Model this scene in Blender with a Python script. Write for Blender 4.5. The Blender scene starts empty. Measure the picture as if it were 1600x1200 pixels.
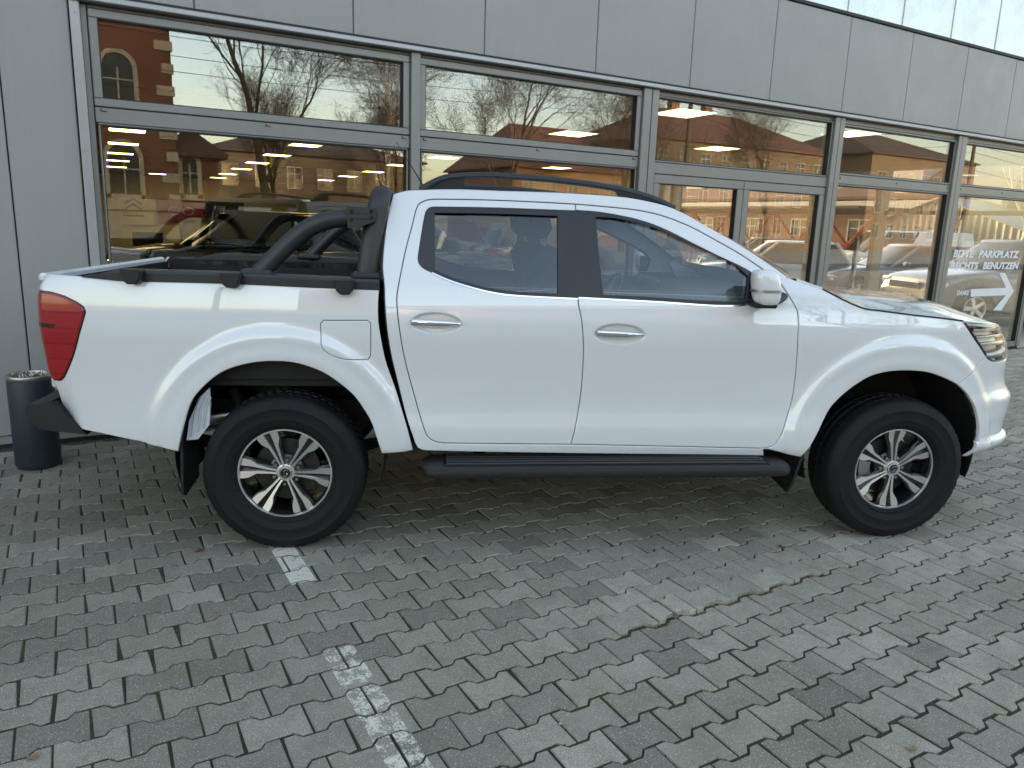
import bpy, math, random
import numpy as np
from mathutils import Vector, Matrix
from mathutils.geometry import delaunay_2d_cdt
R = math.radians
scene = bpy.context.scene
col = scene.collection
# ------------------------------------------------------------------ camera
cam_data = bpy.data.cameras.new('camera'); cam = bpy.data.objects.new('camera', cam_data); col.objects.link(cam)
cam_data.sensor_width = 36; cam_data.lens = 36*1171/1600; cam_data.clip_start = .05; cam_data.clip_end = 2000
def _cam_matrix(yaw, pitch, roll, loc):
    f = Vector((math.sin(yaw)*math.cos(pitch), math.cos(yaw)*math.cos(pitch), math.sin(pitch)))
    r = Vector((math.cos(yaw), -math.sin(yaw), 0)); u = r.cross(f)
    r2 = math.cos(roll)*r+math.sin(roll)*u; u2 = -math.sin(roll)*r+math.cos(roll)*u
    m = Matrix((r2, u2, -f)).transposed().to_4x4(); m.translation = loc
    return m
cam.matrix_world = _cam_matrix(R(30.396), R(-12.058), R(1.8957), Vector((0, 0, 1.595)))
scene.camera = cam
# ------------------------------------------------------------------ sky and sun
SUN_AZ, SUN_EL = math.atan2(-.12, .99), R(14.0)          # low sun behind the showroom
world = bpy.data.worlds.new('World'); scene.world = world; world.use_nodes = True
wn = world.node_tree; bg = wn.nodes['Background']
sky = wn.nodes.new('ShaderNodeTexSky'); sky.sky_type = 'NISHITA'; sky.sun_disc = False
sky.sun_elevation = SUN_EL; sky.sun_rotation = SUN_AZ; sky.altitude = 150; sky.air_density = 1.0; sky.dust_density = 3.0; sky.ozone_density = .5
wn.links.new(sky.outputs[0], bg.inputs[0]); bg.inputs[1].default_value = .15
sun_data = bpy.data.lights.new('sun', 'SUN'); sun = bpy.data.objects.new('sun', sun_data); col.objects.link(sun)
sun_data.energy = 2.0; sun_data.angle = R(.5); sun_data.color = (1, .84, .66)
sd = Vector((math.sin(SUN_AZ)*math.cos(SUN_EL), math.cos(SUN_AZ)*math.cos(SUN_EL), math.sin(SUN_EL)))
sun.rotation_euler = sd.to_track_quat('Z', 'Y').to_euler(); sun.location = sd*60+Vector((0, 0, 10))
scene.view_settings.view_transform = 'Standard'; scene.view_settings.look = 'None'
scene.view_settings.gamma = 1; scene.view_settings.use_curve_mapping = False
scene.view_settings.exposure = 2.38
scene.view_settings.use_white_balance = True; scene.view_settings.white_balance_temperature = 7900; scene.view_settings.white_balance_tint = 12   # camera balanced for open shade
scene.render.engine = 'CYCLES'
cy = scene.cycles
cy.use_denoising = True; cy.max_bounces = 8; cy.transparent_max_bounces = 16; cy.diffuse_bounces = 3; cy.glossy_bounces = 4
cy.caustics_reflective = False; cy.caustics_refractive = False; cy.sample_clamp_indirect = 4.0
# ------------------------------------------------------------------ material helpers
MATS = {}
class N:
    def __init__(s, name):
        s.m = bpy.data.materials.new(name); s.m.use_nodes = True; s.t = s.m.node_tree; s.t.nodes.clear()
        s.out = s.t.nodes.new('ShaderNodeOutputMaterial'); MATS[name] = s.m
    def n(s, typ, **kw):
        o = s.t.nodes.new('ShaderNode'+typ)
        for k, v in kw.items():
            if k in ('i',):
                for kk, vv in v.items():
                    if hasattr(vv, 'is_linked') or isinstance(vv, bpy.types.NodeSocket): s.t.links.new(vv, o.inputs[kk])
                    else: o.inputs[kk].default_value = vv
            else: setattr(o, k, v)
        return o
    def link(s, a, b): s.t.links.new(a, b)
    def coord(s, which='Object'): return s.n('TexCoord').outputs[which]
    def noise(s, vec, scale, detail=4, rough=.6, out='Fac'):
        return s.n('TexNoise', i={'Vector': vec, 'Scale': scale, 'Detail': detail, 'Roughness': rough}).outputs[out]
    def ramp(s, fac, stops):
        r = s.n('ValToRGB', i={'Fac': fac}); e = r.color_ramp.elements
        while len(e) < len(stops): e.new(.5)
        for q, (p, c) in zip(e, stops): q.position = p; q.color = (*c, 1) if len(c) == 3 else c
        return r.outputs['Color']
    def mix(s, fac, a, b, blend='MIX'):
        m = s.n('Mix', data_type='RGBA', blend_type=blend)
        for k, v in ((0, fac), (6, a), (7, b)):
            if isinstance(v, bpy.types.NodeSocket): s.link(v, m.inputs[k])
            else: m.inputs[k].default_value = v if k == 0 else ((*v, 1) if len(v) == 3 else v)
        return m.outputs[2]
    def math(s, op, a, b=0., c=0.):
        m = s.n('Math', operation=op)
        for k, v in enumerate((a, b, c)):
            if isinstance(v, bpy.types.NodeSocket): s.link(v, m.inputs[k])
            else: m.inputs[k].default_value = v
        return m.outputs[0]
    def bump(s, h, strength=.3, dist=.002):
        return s.n('Bump', i={'Height': h, 'Strength': strength, 'Distance': dist}).outputs[0]
    def bsdf(s, color=None, rough=.5, metal=0., normal=None, **kw):
        b = s.n('BsdfPrincipled')
        for k, v in (('Base Color', color), ('Roughness', rough), ('Metallic', metal), ('Normal', normal)):
            if v is None: continue
            if isinstance(v, bpy.types.NodeSocket): s.link(v, b.inputs[k])
            elif k == 'Base Color': b.inputs[k].default_value = (*v, 1)
            else: b.inputs[k].default_value = v
        for k, v in kw.items(): 
            k = k.replace('_', ' ')
            if isinstance(v, bpy.types.NodeSocket): s.link(v, b.inputs[k])
            else: b.inputs[k].default_value = v
        s.link(b.outputs[0], s.out.inputs[0]); return b
def simple(name, color, rough=.5, metal=0., var=.12, scale=6., bump=0., bscale=80., rvar=.1, **kw):
    """plain painted / moulded surface: slight colour drift, uneven gloss, optional fine grain"""
    s = N(name); c = s.coord(); f = s.noise(c, scale, 5)
    d = tuple(max(0, v*(1-var)) for v in color); l = tuple(min(1, v*(1+var)) for v in color)
    cc = s.ramp(f, [(.3, d), (.7, l)])
    rr = s.n('MapRange', i={'Value': s.noise(c, scale*2.3, 3), 'To Min': max(0, rough-rvar*rough), 'To Max': min(1, rough+rvar*rough)}).outputs[0]
    nm = s.bump(s.noise(c, bscale, 3), bump, .002) if bump else None
    s.bsdf(cc, rr, metal, nm, **kw); return s.m
def emit(name, color, strength):
    s = N(name); e = s.n('Emission', i={'Color': (*color, 1), 'Strength': strength}); s.link(e.outputs[0], s.out.inputs[0]); return s.m
def pane(name, tint, f0, rough=.0, gain=1.):
    """thin glass sheet: clear tinted transmission plus Schlick reflection, same from both faces"""
    s = N(name); lw = s.n('LayerWeight', i={'Blend': .5}).outputs['Facing']
    p5 = s.math('POWER', lw, 5.)
    f = s.math('MULTIPLY_ADD', p5, 1-f0, f0)
    t = s.n('BsdfTransparent', i={'Color': (*tint, 1)}); g = s.n('BsdfGlossy', i={'Color': (gain, gain, gain, 1), 'Roughness': rough})
    m = s.n('MixShader', i={0: f}); s.link(t.outputs[0], m.inputs[1]); s.link(g.outputs[0], m.inputs[2]); s.link(m.outputs[0], s.out.inputs[0])
    return s.m
# ------------------------------------------------------------------ object helpers
def tag(o, label=None, cat=None, group=None, kind=None):
    for k, v in (('label', label), ('category', cat), ('group', group), ('kind', kind)):
        if v: o[k] = v
    return o
def empty(name, loc=(0, 0, 0), rz=0., label=None, cat=None, group=None):
    o = bpy.data.objects.new(name, None); o.empty_display_size = .1; col.objects.link(o); o.location = loc; o.rotation_euler[2] = rz
    return tag(o, label, cat, group)
def link(name, me, mat, parent=None, smooth=None):
    o = bpy.data.objects.new(name, me); col.objects.link(o)
    if mat is not None:
        for mm in (mat if isinstance(mat, (list, tuple)) else [mat]):
            me.materials.append(MATS[mm] if isinstance(mm, str) else mm)
    if parent: o.parent = parent
    if smooth is not None:
        me.polygons.foreach_set('use_smooth', [True]*len(me.polygons)); me.set_sharp_from_angle(angle=R(smooth))
    return o
class MB:
    """collects faces; build() links them as one mesh object"""
    def __init__(s): s.v = []; s.f = []
    def add(s, v, f):
        b = len(s.v); s.v += [tuple(map(float, p)) for p in v]; s.f += [tuple(b+i for i in q) for q in f]; return s
    def box(s, x0, x1, y0, y1, z0, z1, m=None):
        v = [(x, y, z) for z in (z0, z1) for y in (y0, y1) for x in (x0, x1)]
        if m is not None: v = [tuple(m @ Vector(p)) for p in v]
        return s.add(v, [(0, 2, 3, 1), (4, 5, 7, 6), (0, 1, 5, 4), (2, 6, 7, 3), (0, 4, 6, 2), (1, 3, 7, 5)])
    def bbox(s, x0, x1, y0, y1, z0, z1, b=.01, m=None):
        """box with chamfered edges (each corner cut into three points)"""
        b = min(b, (x1-x0)*.49, (y1-y0)*.49, (z1-z0)*.49)
        v = []; idx = {}
        for i, (x, sx) in enumerate(((x0, 1), (x1, -1))):
            for j, (y, sy) in enumerate(((y0, 1), (y1, -1))):
                for k, (z, sz) in enumerate(((z0, 1), (z1, -1))):
                    for a in range(3):
                        p = [x+sx*b, y+sy*b, z+sz*b]; p[a] = (x, y, z)[a]
                        idx[i, j, k, a] = len(v); v.append(tuple(p))
        f = []
        g = lambda i, j, k, a: idx[i, j, k, a]
        f += [(g(0,0,0,0), g(0,0,1,0), g(0,1,1,0), g(0,1,0,0)), (g(1,0,0,0), g(1,1,0,0), g(1,1,1,0), g(1,0,1,0))]
        f += [(g(0,0,0,1), g(1,0,0,1), g(1,0,1,1), g(0,0,1,1)), (g(0,1,0,1), g(0,1,1,1), g(1,1,1,1), g(1,1,0,1))]
        f += [(g(0,0,0,2), g(0,1,0,2), g(1,1,0,2), g(1,0,0,2)), (g(0,0,1,2), g(1,0,1,2), g(1,1,1,2), g(0,1,1,2))]
        for i in (0, 1):
            for j in (0, 1): f.append((g(i,j,0,0), g(i,j,1,0), g(i,j,1,1), g(i,j,0,1)))
            for k in (0, 1): f.append((g(i,0,k,0), g(i,1,k,0), g(i,1,k,2), g(i,0,k,2)))
        for j in (0, 1):
            for k in (0, 1): f.append((g(0,j,k,1), g(1,j,k,1), g(1,j,k,2), g(0,j,k,2)))
        for i in (0, 1):
            for j in (0, 1):
                for k in (0, 1): f.append((g(i,j,k,0), g(i,j,k,1), g(i,j,k,2)))
        if m is not None: v = [tuple(m @ Vector(p)) for p in v]
        return s.add(v, f)
    def tube(s, pts, rad, n=8, cap=True, sq=None, up=None):
        """swept tube; rad float or list; sq=(a,b) scales the section along/across 'up'"""
        P = [Vector(p) for p in pts]; L = len(P); rad = [rad]*L if isinstance(rad, (int, float)) else rad
        v = []; ref = Vector(up) if up else None; prev = None
        for i, p in enumerate(P):
            t = (P[min(i+1, L-1)]-P[max(i-1, 0)]).normalized()
            if ref is None: a = (prev if prev is not None else (Vector((0, 0, 1)) if abs(t.z) < .9 else Vector((1, 0, 0))))
            else: a = ref
            b = t.cross(a); b.normalize(); a = b.cross(t); a.normalize(); prev = a
            k1, k2 = sq if sq else (1, 1)
            for j in range(n):
                q = 2*math.pi*(j+.5)/n; v.append(p+(a*math.cos(q)*k1+b*math.sin(q)*k2)*rad[i])
        f = [(i*n+j, i*n+(j+1) % n, (i+1)*n+(j+1) % n, (i+1)*n+j) for i in range(L-1) for j in range(n)]
        if cap: f += [tuple(range(n))[::-1], tuple(range((L-1)*n, L*n))]
        return s.add(v, f)
    def lathe(s, prof, n=32, m=None, close=False, arc=(0, 2*math.pi)):
        """prof: (radius, height) revolved about z"""
        full = abs(arc[1]-arc[0]-2*math.pi) < 1e-6; k = n if full else n+1; v = []
        for j in range(k):
            q = arc[0]+(arc[1]-arc[0])*j/n
            for r, h in prof: v.append((r*math.cos(q), r*math.sin(q), h))
        L = len(prof); f = []
        for j in range(n):
            for i in range(L-1+(1 if close else 0)):
                f.append((j*L+i, ((j+1) % k)*L+i, ((j+1) % k)*L+(i+1) % L, j*L+(i+1) % L))
        if m is not None: v = [tuple(m @ Vector(p)) for p in v]
        return s.add(v, f)
    def prism(s, poly, a0, a1, fn):
        """poly: list of 2D points; fn(u, v, a) -> 3D; extruded between a0 and a1"""
        n = len(poly); v = [fn(*p, a0) for p in poly]+[fn(*p, a1) for p in poly]
        f = [tuple(range(n))[::-1], tuple(range(n, 2*n))]+[(i, (i+1) % n, n+(i+1) % n, n+i) for i in range(n)]
        return s.add(v, f)
    def grid(s, rows, closed=False):
        n = len(rows[0]); v = [p for r in rows for p in r]
        f = [(i*n+j, i*n+(j+1) % n, (i+1)*n+(j+1) % n, (i+1)*n+j) for i in range(len(rows)-1) for j in range(n if closed else n-1)]
        return s.add(v, f)
    def xf(s, m): s.v = [tuple(m @ Vector(p)) for p in s.v]; return s
    def mirror_y(s): s.v = [(x, -y, z) for x, y, z in s.v]; s.f = [q[::-1] for q in s.f]; return s
    def mesh(s, name):
        me = bpy.data.meshes.new(name); me.from_pydata(s.v, [], s.f); me.update(); return me
    def build(s, name, mat, parent=None, smooth=None, fix=False):
        me = s.mesh(name)
        if fix:
            import bmesh
            bm = bmesh.new(); bm.from_mesh(me); bmesh.ops.recalc_face_normals(bm, faces=bm.faces); bm.to_mesh(me); bm.free()
        return link(name, me, mat, parent, smooth)
def rotm(ax, a): return Matrix.Rotation(a, 4, ax)
def tr(x, y, z): return Matrix.Translation((x, y, z))
# ------------------------------------------------------------------ materials
s = N('white_paint'); c = s.coord(); 
s.bsdf(s.ramp(s.noise(c, 2.0, 4), [(.3, (.80, .805, .81)), (.7, (.825, .83, .835))]), .34, 0, None, Coat_Weight=1.0, Coat_Roughness=.012, Coat_IOR=1.9)
simple('black_plastic', (.010, .0105, .012), .52, bump=.25, bscale=900, scale=3)
simple('black_matt', (.020, .0215, .024), .45, bump=.15, bscale=700, scale=3, Specular_IOR_Level=.6)
simple('black_gloss', (.010, .010, .012), .14, scale=3)
simple('underbody', (.008, .008, .008), .7, var=.4, bump=.4, bscale=60)
simple('chassis_steel', (.020, .017, .014), .5, .3, var=.35, bump=.3, bscale=50)
simple('interior_trim', (.045, .047, .05), .65, bump=.3, bscale=300)
simple('interior_pale', (.30, .31, .32), .8, bump=.3, bscale=300)
simple('seat_cloth', (.035, .036, .04), .85, bump=.5, bscale=500)
s = N('rubber'); c = s.coord()
s.bsdf(s.ramp(s.noise(c, 9, 6), [(.3, (.007, .0075, .008)), (.7, (.012, .0125, .0135))]), s.ramp(s.noise(c, 5, 4), [(.3, (.55,)*3), (.7, (.72,)*3)]), 0, s.bump(s.noise(c, 300, 3), .2, .001), Specular_IOR_Level=.28)
s = N('machined_alloy'); c = s.coord()
s.bsdf((.86, .855, .85), .36, 1.)
simple('wheel_black', (.012, .012, .013), .2, scale=8, Coat_Weight=.5)
simple('chrome', (.86, .86, .86), .06, 1., var=.02)
simple('steel', (.45, .44, .43), .35, 1., var=.15, scale=14)
simple('brake_steel', (.06, .058, .055), .45, .9, var=.25, scale=20)
s = N('red_lens'); c = s.coord(); 
sx = s.n('SeparateXYZ', i={0: c}).outputs
s.bsdf(s.ramp(s.math('FRACT', s.math('MULTIPLY', sx[2], 14.)), [(.0, (.26, .004, .006)), (.08, (.26, .004, .006)), (.12, (.38, .007, .010)), (1., (.40, .009, .012))]), .12, 0, None, Coat_Weight=1., Coat_Roughness=.02)
simple('dark_red_lens', (.06, .003, .005), .15, Coat_Weight=1.)
simple('grey_splash', (.62, .66, .70), .4, var=.1)
MATS['car_glass'] = pane('car_glass', (.86, .89, .90), .06)
MATS['lamp_glass'] = pane('lamp_glass', (.93, .95, .96), .045)
MATS['showroom_glass'] = pane('showroom_glass', (.95, .955, .94), .12)
# ------------------------------------------------------------------ pickup truck
OUT = {
'rear_door': [[[0.6702,1.6935],[0.6353,1.6771],[0.6174,1.6464],[0.5993,1.5714],[0.5741,1.4751],[0.5531,1.3729],[0.5352,1.2719],[0.5327,1.2139],[0.5443,1.1054],[0.5701,0.9518],[0.6159,0.7718],[0.6534,0.6399],[0.677,0.5782],[0.7081,0.5507],[0.7548,0.5393]],[[0.7548,0.5393],[0.9676,0.5361],[1.3912,0.531]],[[1.3912,0.531],[1.4168,0.6746],[1.4292,0.8049],[1.428,0.968],[1.418,1.0793],[1.4049,1.171],[1.3888,1.2604],[1.3882,1.4832],[1.3938,1.6995]],[[1.3938,1.6995],[1.1904,1.7031],[0.9553,1.7038],[0.7236,1.6991],[0.6702,1.6935]]],
'front_door': [[[1.3938,1.6995],[1.3882,1.4832],[1.3888,1.2604],[1.4049,1.171],[1.418,1.0793],[1.428,0.968],[1.4292,0.8049],[1.4168,0.6746],[1.3912,0.531]],[[1.3912,0.531],[1.8775,0.5195],[2.3718,0.5071]],[[2.3718,0.5071],[2.4231,0.5109],[2.4559,0.5263],[2.482,0.564],[2.5051,0.6447],[2.5287,0.7617],[2.5274,0.9136],[2.5096,1.0714],[2.5009,1.198],[2.4857,1.2395],[2.4489,1.2973],[2.405,1.365]],[[2.405,1.365],[2.2929,1.4374],[2.2191,1.4832],[2.1047,1.5435],[1.9744,1.6077],[1.8429,1.6547],[1.7104,1.6803],[1.5331,1.693],[1.3938,1.6995]]],
'rear_trim': [[[0.684,1.6563],[0.6659,1.6376],[0.6512,1.5657],[0.6355,1.4622],[0.6306,1.4183],[0.6405,1.3925],[0.6645,1.3742],[0.6944,1.3619]],[[0.6944,1.3619],[0.7692,1.3319],[0.8593,1.305],[0.9725,1.2797],[1.1018,1.2663],[1.3888,1.258]],[[1.3888,1.258],[1.3876,1.4832],[1.3927,1.6655]],[[1.3927,1.6655],[1.3071,1.6656],[1.0009,1.6658],[0.7007,1.6598],[0.684,1.6563]]],
'rear_glass': [[[0.7023,1.6374],[0.7033,1.3708]],[[0.7033,1.3708],[0.7692,1.342],[0.8593,1.3151],[0.9725,1.29],[1.1018,1.2766],[1.2957,1.2718]],[[1.2957,1.2718],[1.3044,1.6426]],[[1.3044,1.6426],[1.0003,1.643],[0.7023,1.6374]]],
'rear_chrome': [[0.6944,1.3619],[0.7692,1.3319],[0.8593,1.305],[0.9725,1.2797],[1.1018,1.2663],[1.3888,1.258]],
'front_trim': [[[1.3929,1.6686],[1.3885,1.4832],[1.392,1.2634]],[[1.392,1.2634],[1.7739,1.2519],[2.04,1.2402],[2.1748,1.2413],[2.2481,1.2503]],[[2.2481,1.2503],[2.2986,1.2881],[2.2868,1.3852]],[[2.2868,1.3852],[2.2139,1.4239],[2.0988,1.4722],[1.9684,1.5312],[1.8376,1.5907],[1.7063,1.6328],[1.5305,1.661],[1.3929,1.6686]]],
'front_glass': [[[1.4876,1.6441],[1.4943,1.4861],[1.5094,1.2718]],[[1.5094,1.2718],[1.774,1.2652],[2.04,1.2539],[2.1724,1.2534],[2.235,1.2593]],[[2.235,1.2593],[2.2546,1.3783]],[[2.2546,1.3783],[2.1873,1.4329],[2.0559,1.4925],[1.8807,1.5643],[1.7581,1.6083],[1.6,1.6401],[1.4876,1.6441]]],
'front_chrome': [[1.392,1.2634],[1.7739,1.2519],[2.04,1.2402],[2.1748,1.2413],[2.2481,1.2503]],
'roof_edge': [[0.5073,1.7164],[0.5555,1.732],[0.6087,1.7402],[0.8013,1.7523],[1.036,1.7535],[1.3549,1.7546],[1.597,1.7478],[1.7178,1.7363],[1.8495,1.711],[1.9354,1.6794],[2.0656,1.6106],[2.1969,1.5428],[2.3276,1.4648],[2.4568,1.38]],
'cab_rear': [[0.5073,1.7164],[0.4854,1.6196],[0.4724,1.5102],[0.4644,1.3851],[0.4732,1.2993],[0.4769,1.2215],[0.4862,1.1105],[0.5061,0.9729],[0.5385,0.8283],[0.5752,0.6776],[0.6187,0.5412]],
'cab_side': [[[0.5073,1.7164],[0.4854,1.6196],[0.4724,1.5102],[0.4644,1.3851],[0.4732,1.2993],[0.4769,1.2215],[0.4862,1.1105],[0.5061,0.9729],[0.5385,0.8283],[0.5752,0.6776],[0.6187,0.5412]],[[0.6187,0.5412],[0.6497,0.5052],[0.7803,0.4961],[1.4192,0.4808],[2.0871,0.4703],[2.4121,0.463]],[[2.4121,0.463],[2.3996,0.5063]],[[2.3996,0.5063],[2.3718,0.5071]],[[2.3718,0.5071],[1.8775,0.5195],[1.3912,0.531]],[[1.3912,0.531],[0.9676,0.5361],[0.7548,0.5393]],[[0.7548,0.5393],[0.7081,0.5507],[0.677,0.5782],[0.6534,0.6399],[0.6159,0.7718],[0.5701,0.9518],[0.5443,1.1054],[0.5327,1.2139],[0.5352,1.2719],[0.5531,1.3729],[0.5741,1.4751],[0.5993,1.5714],[0.6174,1.6464],[0.6353,1.6771],[0.6702,1.6935]],[[0.6702,1.6935],[0.7236,1.6991],[0.9553,1.7038],[1.1904,1.7031],[1.3938,1.6995]],[[1.3938,1.6995],[1.5331,1.693],[1.7104,1.6803],[1.8429,1.6547],[1.9744,1.6077],[2.1047,1.5435],[2.2191,1.4832],[2.2929,1.4374],[2.405,1.365]],[[2.405,1.365],[2.4242,1.3547],[2.4568,1.38]],[[2.4568,1.38],[2.3276,1.4648],[2.1969,1.5428],[2.0656,1.6106],[1.9354,1.6794],[1.8495,1.711],[1.7178,1.7363],[1.597,1.7478],[1.3549,1.7546],[1.036,1.7535],[0.8013,1.7523],[0.6087,1.7402],[0.5555,1.732],[0.5073,1.7164]]],
'_lamp': [[-0.9293,1.2165],[-0.8777,1.1931],[-0.8444,1.1717],[-0.838,1.1529],[-0.8605,1.0856],[-0.9112,0.9577],[-0.9618,0.8655],[-0.9847,0.8367],[-1.011,0.8257]],
'_bf': [[0.4523,1.2786],[0.4482,1.1985],[0.4524,1.1098],[0.4794,0.9577],[0.5028,0.8797],[0.5296,0.8012],[0.557,0.7077],[0.5846,0.6123],[0.6125,0.499]],
'_ra': [[0.4612,0.4875],[0.4394,0.5607],[0.413,0.6469],[0.3777,0.7128],[0.3253,0.7878],[0.2387,0.8618],[0.1702,0.9029],[0.0678,0.936],[-0.0347,0.9421],[-0.1287,0.9321],[-0.2234,0.904],[-0.2938,0.8624],[-0.3659,0.7934],[-0.4035,0.7382],[-0.4344,0.6552],[-0.4564,0.5779],[-0.4761,0.5045]],
'_lo': [[-0.4761,0.5045],[-0.583,0.533],[-0.7057,0.5568],[-0.8208,0.5815],[-0.9292,0.6003]],
'_top': [[-0.8454,1.3063],[-0.7457,1.3003],[-0.6483,1.2947],[-0.375,1.2942],[-0.0976,1.2906],[0.1284,1.2843],[0.4523,1.2786]],
'_bb': [[0.6125,0.499],[0.4612,0.4875]],
'fuel': [[[0.1988,1.1322],[0.3985,1.1357]],[[0.3985,1.1357],[0.4116,1.124],[0.41,0.9692],[0.3995,0.9523]],[[0.3995,0.9523],[0.3135,0.9543],[0.2643,0.963],[0.2185,0.9838],[0.1934,1.0108],[0.1893,1.0341]],[[0.1893,1.0341],[0.187,1.1172],[0.1988,1.1322]]],
'hood_gap': [[2.6365,1.3242],[2.7482,1.2725],[2.85,1.2355],[2.9359,1.2261],[3.1094,1.2088],[3.2854,1.1943],[3.3982,1.1825]],
'fender': [[[2.4567,1.3785],[2.5445,1.3482],[2.6365,1.3242]],[[2.6365,1.3242],[2.7482,1.2725],[2.85,1.2355],[2.9359,1.2261],[3.1094,1.2088],[3.2854,1.1943],[3.3982,1.1825]],[[3.3981,1.1793],[3.4313,1.1438],[3.498,1.0811],[3.6049,0.9938]],[[3.6049,0.9938],[3.5184,0.9288],[3.4126,0.8526]],[[3.4126,0.8526],[3.3223,0.8891],[3.2265,0.9176],[3.1189,0.9266],[3.0147,0.9207],[2.9231,0.8979],[2.8536,0.8548],[2.7924,0.8038],[2.7327,0.7359],[2.6926,0.6523],[2.6516,0.5591],[2.6021,0.4602]],[[2.6021,0.4602],[2.5023,0.4817],[2.3996,0.5063]],[[2.3996,0.5063],[2.3718,0.5071]],[[2.3718,0.5071],[2.4231,0.5109],[2.4559,0.5263],[2.482,0.564],[2.5051,0.6447],[2.5287,0.7617],[2.5274,0.9136],[2.5096,1.0714],[2.5009,1.198],[2.4857,1.2395],[2.4489,1.2973],[2.405,1.365]],[[2.405,1.365],[2.4567,1.3785]]],
'_bgap': [[3.6049,0.9938],[3.5184,0.9288],[3.4126,0.8526]],
'_fa': [[3.5976,0.5402],[3.5856,0.6287],[3.551,0.7168],[3.487,0.7959],[3.4126,0.8526]],
'_hlr': [[3.3981,1.1793],[3.4313,1.1438],[3.498,1.0811],[3.6049,0.9938]],
'_bl': [[0.0,0.0]]
}
# ---- truck body surface: t runs along the plan outline, z is the height ----
def hermite(xs, ys, x):
    xs = np.asarray(xs, float); ys = np.asarray(ys, float)
    d = np.diff(ys)/np.diff(xs); m = np.empty(len(xs))
    m[1:-1] = np.where(d[:-1]*d[1:] > 0, 2*d[:-1]*d[1:]/(d[:-1]+d[1:]+1e-12), 0); m[0] = d[0]; m[-1] = d[-1]
    x = np.clip(x, xs[0], xs[-1]); i = np.clip(np.searchsorted(xs, x)-1, 0, len(xs)-2)
    h = xs[i+1]-xs[i]; u = (x-xs[i])/h
    return ((1+2*u)*(1-u)**2*ys[i]+u*(1-u)**2*h*m[i]+u*u*(3-2*u)*ys[i+1]+u*u*(u-1)*h*m[i+1])
CABZ = [.25,.40,.46,.52,.60,.70,.84,.98,1.07,1.13,1.19,1.24,1.29,1.36,1.45,1.55,1.63,1.69,1.73,1.76,1.80]
CABW = [.80,.866,.888,.899,.899,.889,.893,.908,.918,.919,.909,.898,.884,.855,.816,.772,.735,.702,.674,.645,.58]
BEDZ = [.25,.46,.52,.60,.70,.84,.98,1.07,1.16,1.23,1.285,1.31,1.33]
BEDW = [.82,.872,.886,.892,.893,.899,.911,.918,.917,.910,.901,.892,.87]
def ss(a, b, x):
    u = np.clip((x-a)/(b-a), 0, 1); return u*u*(3-2*u)
W0 = .915
NOSE_X, NOSE_S, NEXP = 4.09, 3.22, 2.55
def _plan():
    th = np.linspace(0, math.pi/2, 400)
    fx = NOSE_S+(NOSE_X-NOSE_S)*np.sin(th)**(2/NEXP); fy = W0*np.cos(th)**(2/NEXP)
    sx = np.linspace(-.55, NOSE_S, 60)[:-1]; sy = np.full(len(sx), W0)
    a = np.linspace(0, math.pi/2, 60)
    rx = -.55-.46*np.sin(a*.62)/math.sin(math.pi/2*.62); ry = W0-.045*(1-np.cos(a))     # gentle taper
    c = np.linspace(0, math.pi/2, 40)[1:]
    cx = rx[-1]-.055*np.sin(c); cy = ry[-1]-.075*(1-np.cos(c))
    ex = np.full(20, cx[-1]-.004); ey = np.linspace(cy[-1]-.02, 0, 20)
    X = np.r_[ex[::-1], cx[::-1], rx[::-1], sx[1:], fx]; Y = np.r_[ey[::-1], cy[::-1], ry[::-1], sy[1:], fy]
    s = np.r_[0, np.cumsum(np.hypot(np.diff(X), np.diff(Y)))]
    s += 1.5-np.interp(1.5, X[80:-300], s[80:-300])
    return s, X, Y
PS, PX, PY = _plan()
T0, T1 = PS[0], PS[-1]
RARCH = (-.015, .479, .4655); FARCH = (3.111, .484, .4595)
HANDLES = [(.716, 1.130, .124, .050, -.02), (1.600, 1.090, .130, .053, -.02)]
def flare(t, z):
    f = 0
    for (cx, cz, r), s0 in ((RARCH, 1), (FARCH, 1)):
        d = np.hypot(t-cx, z-cz)-r
        lowfade = ss(.40, .52, z)
        f = f+(.026*(1-ss(.108, .172, d))+.006*(1-ss(0., .06, np.abs(d-.02))))*(.35+.65*lowfade)
    return f
def dish(t, z):
    f = 0
    for hx, hz, hl, hh, sl in HANDLES:
        q = ((t-hx)/hl)**2+((z-hz-sl*(t-hx))/hh)**2
        f = f-.021*(1-ss(.55, 1.0, q))
    return f
LEANZ = [.3,.40,.45,.50,.525,.545,.60,.66,.74,.80,.86,.92,.96,1.04,1.10,1.15,1.20,1.26,1.4]
LEANV = [.14,.05,.0,-.07,-.07,-.035,-.035,-.055,-.065,-.02,.0,.01,.02,.05,.09,.11,.17,.28,.5]
RLEANZ = [.3,.55,.65,.75,.83,.9,1.25,1.30,1.34]
RLEANV = [.2,.13,.075,.03,.008,.0,.0,.02,.04]
def lean(z): return hermite(LEANZ, LEANV, z)
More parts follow.
